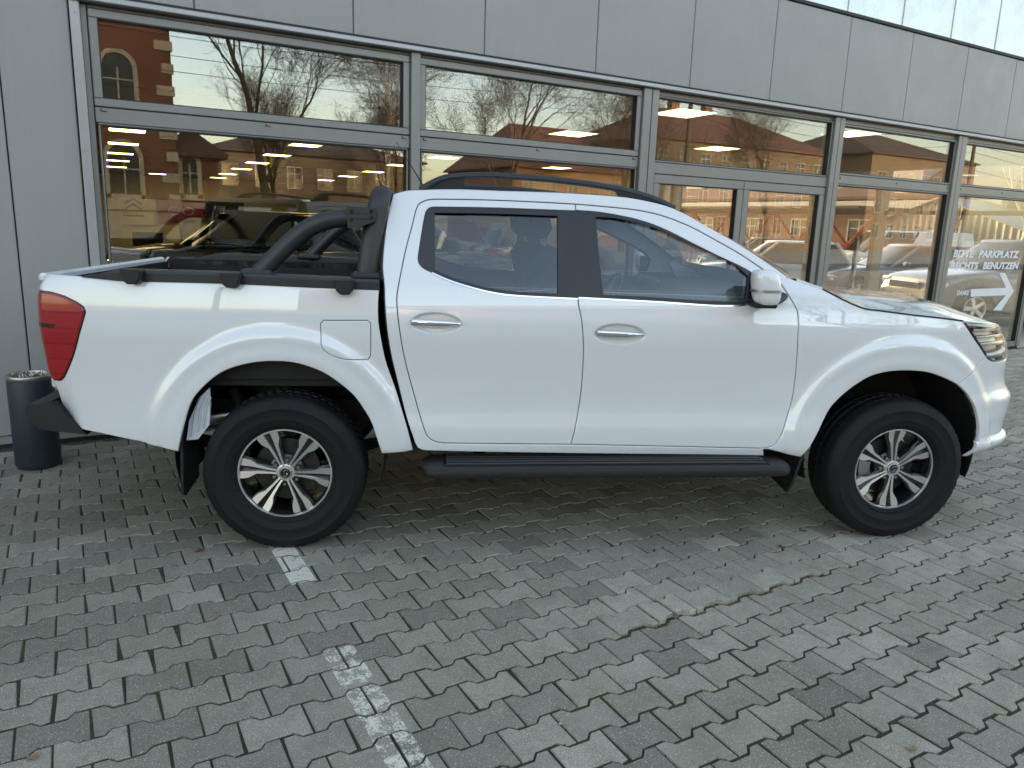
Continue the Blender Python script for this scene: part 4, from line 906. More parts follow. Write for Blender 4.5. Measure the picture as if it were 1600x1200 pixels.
bb('head_flashing', 'dark_gasket', -20., XE+.08, YF-.06, YF+.2, 3.95, 3.985, .004)
# upper storey cladding of bright sheets
x = -6.2; xr = [-6.2+.99*i for i in range(20)]; xr = [-6.2-3.3*i for i in range(4, 0, -1)]+xr
for a, b in zip(xr[:-1], xr[1:]):
    MB().bbox(a+.006, b-.006, .03, .09, 3.99, 15., .006).build('metal_sheet_panel', 'metal_sheet', bld)
    MB().bbox(b-.014, b+.014, .018, .08, 3.99, 15., .004).build('sheet_seam', 'metal_sheet', bld)
# rivets along the corner trim and under the fascia
for k in range(7): MB().lathe([(0, .003), (.004, .0025), (.006, 0)], 8, tr(.133, -.0555, .30+.42*k) @ rotm('X', R(90))).build('rivet', 'trim_alloy', bld)
for xx in xs[6:-1]:
    for zz in (2.985, 3.915):
        for dx in (-.03, .03): MB().lathe([(0, .0025), (.004, .002), (.0055, 0)], 8, tr(xx+dx, -.0455, zz) @ rotm('X', R(90))).build('rivet', 'grey_cladding', bld)
# frames
def vbar(x0, x1, z0, z1, y0=-.02, y1=.09, mat='window_alloy', nm='window_post', b=.004): return MB().bbox(x0, x1, y0, y1, z0, z1, b).build(nm, mat, bld)
ZT = 2.893
for a, b in ((2.438, 2.515), (4.80, 4.895), (4.905, 4.985), (7.575, 7.655), (7.662, 7.742), (10.01, 10.085), (10.092, 10.205)):
    vbar(a, b, .02, ZT, -.045, .12)
vbar(12.33, 12.42, .02, ZT, -.03, .12)
for a, b in ((4.896, 4.904), (7.656, 7.661), (10.086, 10.091)): vbar(a, b, .02, ZT, -.01, .05, 'dark_gasket', 'post_joint', .001)
def hbar(x0, x1, z0, z1, y0=-.015, y1=.085, nm='transom', mat='window_alloy'): return MB().bbox(x0, x1, y0, y1, z0, z1, .004).build(nm, mat, bld)
def sash(x0, x1, z0, z1, w, gx0=None, y0=-.018, y1=.06, nm='window_frame'):
    """four-sided frame with gasket and pane; returns nothing, all parts of the building"""
    f = empty(nm, (0, 0, 0)); f.parent = bld
    for a, b, c, d in ((x0, x1, z1-w, z1), (x0, x1, z0, z0+w), (x0, x0+w, z0+w, z1-w), (x1-w, x1, z0+w, z1-w)):
        MB().bbox(a, b, y0, y1, c, d, .005).build('frame_bar', 'window_alloy', f)
    g0 = .006
    mb = MB()
    for a, b, c, d in ((x0+w, x1-w, z1-w-g0, z1-w), (x0+w, x1-w, z0+w, z0+w+g0), (x0+w, x0+w+g0, z0+w+g0, z1-w-g0), (x1-w-g0, x1-w, z0+w+g0, z1-w-g0)): mb.box(a, b, y0+.008, y1-.01, c, d)
    mb.build('gasket', 'dark_gasket', f)
    MB().box(x0+w, x1-w, y0+.035, y0+.047, z0+w, z1-w).build('pane', 'showroom_glass', f)
    return f
# bay 1 and 2: opening top light over a fixed pane
for x0, x1 in ((.205, 2.434), (2.519, 4.796)):
    sash(x0, x1, 2.268, 2.868, .052); sash(x0+.012, x1-.012, .082, 2.163, .012)
    hbar(x0, x1, 2.166, 2.262); hbar(x0, x1, 2.872, 2.892, .0)
    n = 3
    for k in range(n):
        xx = x0+.05+(x1-x0-.1)*k/(n-1); mb = MB(); mb.box(xx-.018, xx+.018, -.021, -.016, 2.236, 2.241); mb.box(xx-.018, xx-.012, -.021, -.016, 2.241, 2.255); mb.build('drain_cap', 'dark_gasket', bld)
# bay 3: fixed light over a double door
sash(4.99, 7.572, 2.235, 2.845, .016); hbar(4.99, 7.572, 2.125, 2.232); hbar(4.99, 7.572, 2.85, 2.892, .0)
sash(5.005, 6.250, .03, 2.118, .085, nm='entrance_door'); sash(6.258, 7.560, .03, 2.118, .085, nm='entrance_door')
for xx in (6.17, 6.34): MB().tube([(xx, -.02, .95), (xx, -.065, .97), (xx, -.065, 1.45), (xx, -.02, 1.47)], .013, 10).build('door_pull', 'steel', bld, 50)
# bay 4 and 5
for x0, x1 in ((7.746, 10.006), (10.209, 12.326)):
    sash(x0, x1, 2.278, 2.835, .022); hbar(x0, x1, 2.176, 2.274); hbar(x0, x1, 2.84, 2.892, .0); sash(x0, x1, .082, 2.172, .018)
    for k in range(3):
        xx = x0+.05+(x1-x0-.1)*k/2; MB().lathe([(0, .004), (.010, .003), (.012, 0)], 10, tr(xx, -.016, 2.235) @ rotm('X', R(90))).build('rivet_cap', 'dark_gasket', bld)
for x0, x1 in ((.205, 2.434), (2.519, 4.796), (7.746, 10.006), (10.209, 12.326)): hbar(x0, x1, .02, .080, nm='sill_bar')
# shell: floor, ceiling, walls, roof
DB = 34.6
tag(MB().box(-.2, XE, 6.02, DB, -.05, .012).build('showroom_floor', 'showroom_tile'), kind='structure')
MB().box(.0, XE, .10, DB-YF, 3.02, 3.10).build('ceiling', 'ceiling_board', bld)
for k in range(9): MB().box(.0, XE, 1.2+3.2*k, 1.215+3.2*k, 3.016, 3.021).build('ceiling_joint', 'dark_gasket', bld)
MB().box(-.25, .0, .12, DB-YF, 0, 3.95).build('side_wall', 'plaster_wall', bld)
MB().box(-.25, XE, DB-YF, DB-YF+.3, 0, 3.95).build('back_wall', 'plaster_wall', bld)
MB().box(XE-.25, XE, 14.0-YF, DB-YF, 0, 3.95).build('end_wall', 'plaster_wall', bld)
MB().box(XE-.22, XE, .09, 14.0-YF, 2.70, 3.95).build('end_wall_header', 'column_paint', bld)
MB().box(XE-.10, XE-.02, .09, 14.0-YF, 0, .10).build('end_wall_sill', 'window_alloy', bld)
MB().box(-20, XE, .30, DB-YF+.3, 3.95, 4.1).build('flat_roof', 'roof_felt', bld)
MB().box(-20, 12.6, .10, 20, 4.1, 15).build('unseen_upper_storey', 'plaster_wall', bld)  # unseen height and left extension are stretched to shade the villa and yard
MB().box(-20, -19.7, .3, DB-YF, 0, 3.95).build('outer_side_wall', 'grey_cladding', bld)
for yy, w in ((8.40, .10), (9.75, .13), (11.70, .14), (13.65, .12)): MB().bbox(XE-.30, XE-.02, yy-YF-w/2, yy-YF+w/2, 0, 2.70, .008).build('end_wall_post', 'column_paint', bld)
for a, b in ((6.03, 8.35), (8.45, 9.68), (9.82, 11.62), (11.78, 13.58)): MB().box(XE-.10, XE-.088, a-YF, b-YF, .10, 2.70).build('end_pane', 'lamp_glass', bld)
MB().box(XE-.12, XE-.04, .09, 14.0-YF, 1.96, 2.03).build('end_wall_rail', 'window_alloy', bld)
# ceiling light panels
LP = [(1.03, 15.7), (1.14, 18.8), (1.25, 22.0), (1.36, 25.2), (1.50, 28.8), (4.24, 15.8), (4.40, 18.9), (4.61, 22.1), (4.83, 25.5), (5.05, 29.2), (5.27, 32.6), (7.66, 19.3), (8.16, 22.7), (8.42, 26.0), (8.72, 29.6), (7.45, 16.1), (6.96, 10.23), (10.75, 16.45), (11.2, 19.6), (6.72, 7.46), (9.99, 10.16), (9.76, 7.31), (3.04, 32.3), (4.0, 12.6), (1.0, 12.5), (7.2, 13.1), (10.4, 13.2)]
WORD = ('first', 'second', 'third', 'fourth', 'fifth', 'sixth', 'seventh', 'eighth')
COLS = ((0, 2.5, 'leftmost'), (2.5, 6.0, 'second'), (6.0, 9.3, 'third'), (9.3, 13, 'rightmost'))
for x0, x1, cn in COLS:
    for i, (x, y) in enumerate(sorted([p for p in LP if x0 <= p[0] < x1], key=lambda p: p[1])):
        t = empty('ceiling_light', (x, y, 3.016), R(-3), '%s yellow light panel from the windows in the %s row of ceiling lights' % (WORD[i], cn), 'ceiling light', 'lit panels in the showroom ceiling')
        MB().box(-.29, .29, -.29, .29, -.008, -.004).build('diffuser', 'panel_light', t)
        mb = MB()
        for a, b, c, d in ((-.31, .31, -.31, -.29), (-.31, .31, .29, .31), (-.31, -.29, -.29, .29), (.29, .31, -.29, .29)): mb.box(a, b, c, d, -.012, .003)
        mb.build('frame', 'trim_alloy', t)
# white lettering on the last bay
simple('white_vinyl', (.80, .81, .82), .5, var=.03)
simple('poster_red', (.30, .02, .05), .5); simple('poster_black', (.008, .008, .009), .3); simple('poster_grey', (.16, .155, .15), .6); simple('paper_white', (.62, .6, .55), .7)
def text_mesh(txt, x0, x1, z0, z1, y, shear=.0, bold=.0):
    cu = bpy.data.curves.new('t', 'FONT'); cu.body = txt; cu.shear = shear; cu.offset = bold; cu.resolution_u = 3; cu.space_word = 1.3
    o = bpy.data.objects.new('t', cu); col.objects.link(o); bpy.context.view_layer.update()
    me = bpy.data.meshes.new_from_object(o.evaluated_get(bpy.context.evaluated_depsgraph_get())); bpy.data.objects.remove(o); bpy.data.curves.remove(cu)
    co = np.empty(len(me.vertices)*3); me.vertices.foreach_get('co', co); co = co.reshape(-1, 3); lo, hi = co.min(0), co.max(0)
    q = np.stack([x0+(co[:, 0]-lo[0])/(hi[0]-lo[0])*(x1-x0), np.full(len(co), y), z0+(co[:, 1]-lo[1])/(hi[1]-lo[1])*(z1-z0)], 1)
    me.vertices.foreach_set('co', q.ravel()); me.update(); return me
yv = YF+.012
vin = empty('window_lettering', (11.2, yv, 1.1), 0, 'white vinyl parking notice with a right pointing arrow on the last window', 'window sign')
vin_parts = []
for txt, x0, x1, z0, z1, bold in (('BITTE  PARKPLATZ', 10.372, 12.05, 1.342, 1.447, .045), ('RECHTS  BENUTZEN', 10.345, 12.09, 1.180, 1.284, .045), ('DANKE', 10.60, 10.90, .822, .893, .035)):
    o = tag(link('lettering', text_mesh(txt, x0-11.2, x1-11.2, z0-1.1, z1-1.1, 0, .12, bold), 'white_vinyl', vin), kind='stuff')
ar = [(10.925, .905), (11.84, .911), (11.60, 1.128), (11.755, 1.128), (12.075, .858), (11.82, .578), (11.595, .586), (11.88, .802), (10.955, .797)]
MB().prism([(a-11.2, b-1.1) for a, b in ar], 0, .0008, lambda u, w, a: (u, a, w)).build('arrow', 'white_vinyl', vin, fix=True)
# ------------------------------------------------------------------ other cars (in the showroom, on the lot, across the yard)
MATS['tinted_glass'] = pane('tinted_glass', (.10, .11, .11), .06)
def car_paint(name, c, metal=.0): return simple(name, c, .32, metal, var=.03, Coat_Weight=1., Coat_Roughness=.03)
for nm, c_, m_ in (('paint_black', (.008, .008, .010), 0), ('paint_bronze', (.035, .030, .018), .4), ('paint_silver', (.17, .172, .175), .5), ('paint_grey', (.16, .165, .17), .5), ('paint_pearl', (.66, .66, .64), 0), ('paint_blue', (.03, .05, .10), .3), ('paint_red', (.22, .012, .012), 0)): car_paint(nm, c_, m_)
simple('plate_white', (.7, .7, .68), .4)
KIND = {  # length, width, roof height, bonnet end, screen top, roof end, rear glass foot, belt, bonnet height
    'hatch': dict(L=4.10, W=1.76, H=1.46, hx=2.85, sx=2.15, rx=.62, bx=.20, belt=.90, hood=.86, front=.62, tail=.86),
    'suv':   dict(L=4.45, W=1.85, H=1.66, hx=3.15, sx=2.45, rx=.55, bx=.16, belt=1.03, hood=1.02, front=.80, tail=1.0),
    'estate': dict(L=4.65, W=1.80, H=1.48, hx=3.25, sx=2.50, rx=.75, bx=.18, belt=.94, hood=.90, front=.66, tail=.92),
    'van':   dict(L=4.75, W=1.86, H=1.84, hx=3.85, sx=3.10, rx=.12, bx=.04, belt=1.08, hood=1.06, front=.80, tail=1.1)}
CARM = {}
def car_meshes(kind):
    if kind in CARM: return CARM[kind]
    k = KIND[kind]; L, W, H = k['L'], k['W'], k['H']; hw = W/2; ms = []
    wx = (.82, L-.88); wr = .325 if kind != 'suv' else .355
    top = lambda x: float(hermite([0, .10, k['bx']+.25, 1.2, k['hx']-.25, k['hx'], L-.45, L-.12, L], [k['tail']-.22, k['tail']-.03, k['belt'], k['belt'], k['belt']-.01, k['hood']+.04, k['hood']-.06, k['front']+.06, k['front']-.16], x))
    xs_ = sorted(set(np.round(np.r_[np.linspace(0, L, 46), 0, .03, .08, L-.03, L-.08, L], 3)))
    # body sides with real wheel openings: columns of points from sill to belt
    rows = []
    for x in xs_:
        pl = 1-.16*abs((x-L*.48)/(L*.5))**5; zt = top(x)
        zs = .24+.10*ss(.45, 0, x)+.06*ss(L-.5, L, x)
        for c in wx:
            d = abs(x-c); rr = wr+.065
            if d < rr: zs = max(zs, wr+math.sqrt(rr*rr-d*d))
        zs = min(zs, zt-.08); row = []
        for u, f in ((0, .955), (.06, .985), (.30, 1.0), (.55, .995), (.72, 1.0), (.86, .985), (.94, .955), (1., .90)):
            row.append((x, hw*pl*f, zs+(zt-zs)*u))
        for f in (.7, .4, 0): row.append((x, hw*pl*f, zt+.035*(1-f)))
        rows.append(row+[(a, -b, c) for a, b, c in row[-2::-1]])
    body = MB().grid(rows); n = len(rows[0]); body.add(rows[0], [tuple(range(n))]); body.add(rows[-1], [tuple(range(n))[::-1]]); ms.append(('body', body, 'PAINT', 35))
    ub = MB().box(.10, L-.10, -hw*.80, hw*.80, .20, .62); ms.append(('underbody', ub, 'underbody', None))
    # greenhouse
    b = k['belt']-.01; hb = k['hood']+.02; rt = H-.05
    def ring(u):
        w = hw*(.90-.20*u); z = lambda z0: z0+(rt-z0)*u
        xf = k['hx']+(k['sx']-k['hx'])*u; xr_ = k['bx']+(k['rx']-k['bx'])*u; mid = (xf+xr_)/2
        return [(xf+.10*(1-u*.5), 0, z(hb)), (xf+.06, w*.6, z(hb)), (xf-.03, w*.93, z(hb)), (xf-.16, w, z(b)), (mid, w*1.01, z(b)), (xr_+.16, w, z(b)), (xr_+.03, w*.92, z(b)), (xr_, w*.6, z(b)), (xr_-.02, 0, z(b))]
    def full(r): return r+[(x, -y, z) for x, y, z in r[-2:0:-1]]
    gl = MB().grid([full(ring(u)) for u in (0, .33, .66, 1)], closed=True); ms.append(('windows', gl, 'tinted_glass', 40))
    r1 = full(ring(1.)); rows = []
    for kq, dz in ((1.02, -.015), (1.0, .012), (.90, .036), (.6, .046), (.01, .05)):
        cx = np.mean([p[0] for p in r1]); rows.append([(cx+(x-cx)*kq, y*kq, z+dz) for x, y, z in r1])
    ms.append(('roof', MB().grid(rows, closed=True), 'PAINT', 45))
    r0 = ring(0); rr1 = ring(1)
    for sg in (-1, 1):
        for i0, wd in ((3, .035), (6, .06)):
            p, q = r0[i0], rr1[i0]; ms.append(('pillar', MB().tube([(p[0], sg*p[1]*1.0, p[2]-.02), (q[0], sg*q[1], q[2]+.01)], wd, 8), 'PAINT', 50))
        fr = (r0[3][0]+r0[5][0])/2
        for xx in ((.42, .5) if kind != 'van' else (.62,)):
            xb_ = r0[5][0]+(r0[3][0]-r0[5][0])*xx; xt = rr1[5][0]+(rr1[3][0]-rr1[5][0])*xx
            if xx != .5: ms.append(('door_pillar', MB().tube([(xb_, sg*r0[4][1]*1.0, b), (xt, sg*rr1[4][1], rt)], .045, 8, sq=(1, .5)), 'black_gloss', 50))
        if kind == 'van': ms.append(('side_panel', MB().grid([[(x, sg*(hw*(.90-.20*u)*1.012+.004), b+(rt-b)*u) for x in np.linspace(.14, 2.1, 6)] for u in (-.02, .5, 1.0)]), 'PAINT', 45))
        # lamps, mirrors, sill, door seams
        yl = hw*.90*sg; zf = k['front']
        ms.append(('headlamp', MB().bbox(L-.36, L-.06, min(yl, yl-sg*.34), max(yl, yl-sg*.34), zf-.10, zf+.06, .04), 'chrome', 40))
        ms.append(('rear_lamp', MB().bbox(-.012, .24, min(yl*1.01, yl*1.01-sg*.20), max(yl*1.01, yl*1.01-sg*.20), k['tail']-.26, k['tail']-.06, .03), 'red_lens', 40))
        ms.append(('wing_mirror', MB().bbox(k['hx']-.50, k['hx']-.36, min(sg*(hw+.02), sg*(hw+.19)), max(sg*(hw+.02), sg*(hw+.19)), b+.02, b+.15, .035), 'PAINT', 40))
        ms.append(('sill_trim', MB().bbox(wx[0]+.42, wx[1]-.42, min(sg*(hw-.03), sg*(hw+.004)), max(sg*(hw-.03), sg*(hw+.004)), .22, .32, .012), 'black_plastic', 40))
        for fx in (1.22, 2.25): ms.append(('handle', MB().bbox(fx-.10, fx+.10, min(sg*(hw-.01), sg*(hw+.022)), max(sg*(hw-.01), sg*(hw+.022)), b-.14, b-.105, .010), 'PAINT', 40))
        for c in wx:
            m = tr(c, sg*(hw-.115), wr) @ rotm('X', R(90 if sg < 0 else -90))
            ty = MB().lathe([(wr*.62, .085), (wr*.70, .105), (wr*.86, .110), (wr*.97, .095), (wr, .07), (wr, -.07), (wr*.97, -.095), (wr*.6, -.09)], 36, m); ms.append(('tyre', ty, 'rubber', 40))
            rm = MB()
            for q in range(5):
                a = 2*math.pi*q/5; rm.box(.02, wr*.60, -.035, .035, .055, .085, m @ rotm('Z', a))
            rm.lathe([(wr*.63, .088), (wr*.66, .095), (wr*.60, .09), (wr*.57, .05)], 30, m); rm.lathe([(0, .092), (.05, .09), (.06, .06)], 16, m); ms.append(('wheel_rim', rm, 'machined_alloy', None))
            ms.append(('brake_disc', MB().lathe([(0, .03), (wr*.6, .03)], 24, m), 'wheel_black', None))
    zf = k['front']
    ms.append(('grille', MB().bbox(L-.07, L+.012, -hw*.5, hw*.5, zf-.14, zf+.01, .02), 'black_gloss', None)); ms.append(('grille_trim', MB().bbox(L-.06, L+.02, -hw*.5, hw*.5, zf-.02, zf+.004, .008), 'chrome', None))
    ms.append(('bumper_insert', MB().bbox(L-.10, L+.010, -hw*.72, hw*.72, .26, .42, .03), 'black_plastic', 40)); ms.append(('number_plate', MB().bbox(L-.02, L+.022, -.26, .26, .44, .55, .004), 'plate_white', None))
    ms.append(('rear_plate', MB().bbox(-.012, .03, -.26, .26, .55, .66, .004), 'plate_white', None))
    out = []
    for nm, mb, mt, sm in ms:
        me = mb.mesh(nm); import bmesh
        bm = bmesh.new(); bm.from_mesh(me); bmesh.ops.remove_doubles(bm, verts=bm.verts, dist=1e-6); bmesh.ops.recalc_face_normals(bm, faces=bm.faces); bm.to_mesh(me); bm.free()
        if sm: me.polygons.foreach_set('use_smooth', [True]*len(me.polygons)); me.set_sharp_from_angle(angle=R(sm))
        me.materials.append(None if mt == 'PAINT' else MATS[mt]); out.append((nm, me, mt))
    CARM[kind] = out; return out
def car(kind, x, y, heading, paint, label, group, z=0.):
    k = KIND[kind]; t = empty('parked_car' if 'parked' in group else 'display_car', (x, y, z), heading, label, 'van' if kind == 'van' else 'car', group)
    if kind == 'van': t.name = 'parked_van'
    for nm, me, mt in car_meshes(kind):
        o = bpy.data.objects.new(nm, me); col.objects.link(o); o.parent = t; o.location = (-k['L']/2, 0, 0)
        if mt == 'PAINT': o.material_slots[0].link = 'OBJECT'; o.material_slots[0].material = MATS[paint]
    return t
GI = 'cars on show inside the showroom'
car('suv', 2.55, 13.9, R(172), 'paint_black', 'black SUV on show inside, seen over the pickup bed nearest the left wall', GI, .012)
car('suv', 6.0, 15.2, R(200), 'paint_bronze', 'dark bronze SUV on show inside, seen behind the roll bar', GI, .012)
car('hatch', 8.6, 12.0, R(165), 'paint_blue', 'dark blue hatchback on show inside, seen through the rear door window', GI, .012)
car('hatch', 4.6, 21.0, R(180), 'paint_pearl', 'pale hatchback standing far back in the showroom', GI, .012)
car('hatch', 9.8, 20.5, R(150), 'paint_red', 'red hatchback standing deep in the showroom on the right', GI, .012)
GO = 'cars parked on the lot at the right end of the building'
car('estate', 17.6, 11.25, R(152), 'paint_grey', 'grey estate car parked outside, seen through the window left of the arrow notice', GO, -.045)
car('suv', 16.2, 8.15, R(158), 'paint_silver', 'silver grey SUV parked outside behind the white arrow notice', GO, -.045)
car('van', 24.3, 16.0, R(150), 'paint_pearl', 'white panel van parked behind the grey estate car', GO, -.045)
car('hatch', 15.6, 13.6, R(140), 'paint_pearl', 'white hatchback parked outside, seen through the entrance doors', GO, -.045)
car('hatch', 21.0, 13.4, R(160), 'paint_black', 'black hatchback parked in the second row beyond the silver SUV', GO, -.045)
car('hatch', 22.5, 20.5, R(140), 'paint_silver', 'silver hatchback parked below the red steel trusses', GO, -.045)
GB = 'cars parked across the yard, mirrored in the windows'
car('van', 7.6, -8.6, R(8), 'paint_pearl', 'white van parked across the yard, mirrored in the left window', GB, -.045)
car('suv', 13.2, -8.8, R(4), 'paint_grey', 'grey SUV parked across the yard, mirrored beside the white van', GB, -.045)
car('hatch', 19.5, -8.9, R(184), 'paint_silver', 'silver hatchback parked across the yard, mirrored right of the grey SUV', GB, -.045)
# showroom furniture along the back
def sthing(name, label, cat, x, y, rz=0.): return empty(name, (x, y, .012), rz, label, cat)
pl = sthing('wall_sign', 'cream wall sign with a double chevron emblem on the showroom back wall', 'sign', 2.28, 34.5)
MB().bbox(-.75, .75, -.03, .03, 1.05, 2.35, .01).build('board', 'plaster_wall', pl)
for k in range(2):
    z0 = 1.62+.22*k; mb = MB().prism([(-.30, z0), (0, z0+.20), (.30, z0), (.30, z0+.09), (0, z0+.29), (-.30, z0+.09)], -.05, -.03, lambda u, w, a: (u, a, w)); mb.build('chevron', 'poster_grey', pl, fix=True)
MB().bbox(-.38, .38, -.045, -.03, 1.38, 1.44, .003).build('name_line', 'poster_grey', pl)
pl = sthing('red_banner', 'red banner on the showroom back wall between the chevron sign and the screen', 'banner', 4.05, 34.5)
MB().bbox(-.88, .88, -.03, .03, 1.18, 2.12, .01).build('board', 'poster_red', pl)
for sg in (-1, 1): MB().tube([(sg*.28+.20*math.cos(a), -.04, 1.66+.16*math.sin(a)) for a in np.linspace(0, 2*math.pi, 20)], .018, 6, cap=False).build('white_ring', 'paper_white', pl)
pl = sthing('wall_screen', 'black wall screen on the showroom back wall', 'screen', 5.75, 34.5); MB().bbox(-.80, .80, -.05, .03, 1.20, 2.10, .01).build('screen_case', 'poster_black', pl); MB().box(-.77, .77, -.054, -.050, 1.23, 2.07).build('screen_glass', 'black_gloss', pl)
pl = sthing('room_door', 'pale flush door in the showroom back wall at the far left', 'door', 1.35, 34.5); MB().bbox(-.45, .45, -.05, .03, 0, 2.6, .01).build('leaf', 'paper_white', pl); MB().tube([(.36, -.06, 1.05), (.24, -.09, 1.05)], .012, 6).build('handle', 'steel', pl)
for i, (x, y, lb) in enumerate(((1.55, 17.0, 'office desk with a screen by the left wall of the showroom'), (7.0, 27.5, 'office desk with a screen deep in the middle of the showroom'))):
    t = sthing('office_desk', lb, 'desk', x, y); MB().bbox(-.8, .8, -.4, .4, .70, .74, .006).build('top', 'paper_white', t)
    for sx in (-1, 1):
        for sy in (-1, 1): MB().box(sx*.74-.025, sx*.74+.025, sy*.34-.025, sy*.34+.025, 0, .70).build('leg', 'poster_black', t)
    MB().bbox(-.8, .8, -.40, -.38, .15, .68, .004).build('modesty_panel', 'poster_black', t)
    c = sthing('office_monitor', 'flat black monitor on the %s desk' % ('left wall', 'middle')[i], 'monitor', x-.2, y); MB().bbox(-.28, .28, -.02, .02, .83, 1.18, .006).build('screen', 'poster_black', c); MB().box(-.03, .03, .0, .03, .735, .9).build('stand', 'poster_grey', c); MB().bbox(-.12, .12, -.09, .09, .728, .74, .004).build('foot', 'poster_grey', c)
for i, (x, y, lb) in enumerate(((2.05, 15.8, 'left of two grey display boards with pinned sheets behind the pickup bed'), (2.62, 16.2, 'right of two grey display boards with pinned sheets behind the pickup bed'))):
    t = sthing('display_board', lb, 'display board', x, y); MB().bbox(-.24, .24, -.02, .02, .25, 1.50, .006).build('board', 'poster_grey', t)
    for k in range(2): MB().box(-.20, .20, -.026, -.022, .36+.56*k, .84+.56*k).build('sheet', 'paper_white', t)
    for sx in (-1, 1): MB().box(sx*.20-.015, sx*.20+.015, -.15, .15, 0, .25).build('foot', 'steel', t)
t = sthing('sandwich_stand', 'tall narrow brochure stand behind the glass left of the arrow notice', 'display stand', 10.6, 7.6, R(30)); MB().bbox(-.16, .16, -.02, .02, .10, 1.55, .006).build('board', 'poster_black', t); MB().box(-.13, .13, -.026, -.022, .95, 1.50).build('poster', 'paper_white', t); MB().box(-.13, .13, -.026, -.022, .30, .85).build('leaflet_sheet', 'paper_white', t); MB().bbox(-.2, .2, -.15, .15, 0, .03, .01).build('foot', 'steel', t)
# ------------------------------------------------------------------ houses, trees and yard around (seen through the end glazing and mirrored in the panes)
def brick_mat(name, c1, c2, mo, scale=6.5):
    s = N(name); g = s.n('TexCoord').outputs['Object']; sp = s.n('SeparateXYZ', i={0: g}).outputs
    uv = s.n('CombineXYZ', i={0: s.math('ADD', sp[0], sp[1]), 1: sp[2], 2: 0.}).outputs[0]
    bt = s.n('TexBrick', i={'Vector': uv, 'Color1': (*c1, 1), 'Color2': (*c2, 1), 'Mortar': (*mo, 1), 'Scale': scale, 'Mortar Size': .012, 'Brick Width': 1.6, 'Row Height': .5})
    s.bsdf(s.mix(.4, bt.outputs[0], s.ramp(s.noise(g, .8, 5), [(.3, (.38,)*3), (.7, (.6,)*3)]), 'OVERLAY'), .9, 0, s.bump(bt.outputs[1], .4, -.01)); return s.m
brick_mat('red_brick', (.15, .060, .042), (.19, .078, .053), (.18, .15, .13)); brick_mat('brown_brick', (.13, .070, .048), (.16, .085, .06), (.2, .16, .12)); 
simple('cream_render', (.42, .38, .30), .9, var=.1, scale=.7); simple('ochre_render', (.105, .082, .060), .9, var=.12, scale=.5); simple('roof_tile', (.085, .042, .032), .85, var=.25, scale=4, bump=.4, bscale=9)
simple('dark_roof', (.05, .035, .03), .85, var=.25, scale=4); simple('house_window', (.03, .035, .04), .08, Specular_IOR_Level=.8); simple('white_frame', (.34, .33, .30), .6); simple('bark', (.055, .042, .030), .95, var=.35, scale=12, bump=.8, bscale=25); simple('birch_bark', (.40, .36, .30), .9, var=.45, scale=10, bump=.5, bscale=20); simple('twig', (.050, .034, .024), .95, var=.3, scale=4)
simple('grey_sheet', (.30, .31, .30), .5, .2, var=.06); simple('red_steel', (.42, .055, .02), .5); simple('yellow_board', (.70, .42, .02), .6); simple('hedge_leaf', (.03, .05, .02), .9, var=.5, scale=20); simple('wire_black', (.01, .01, .01), .6)
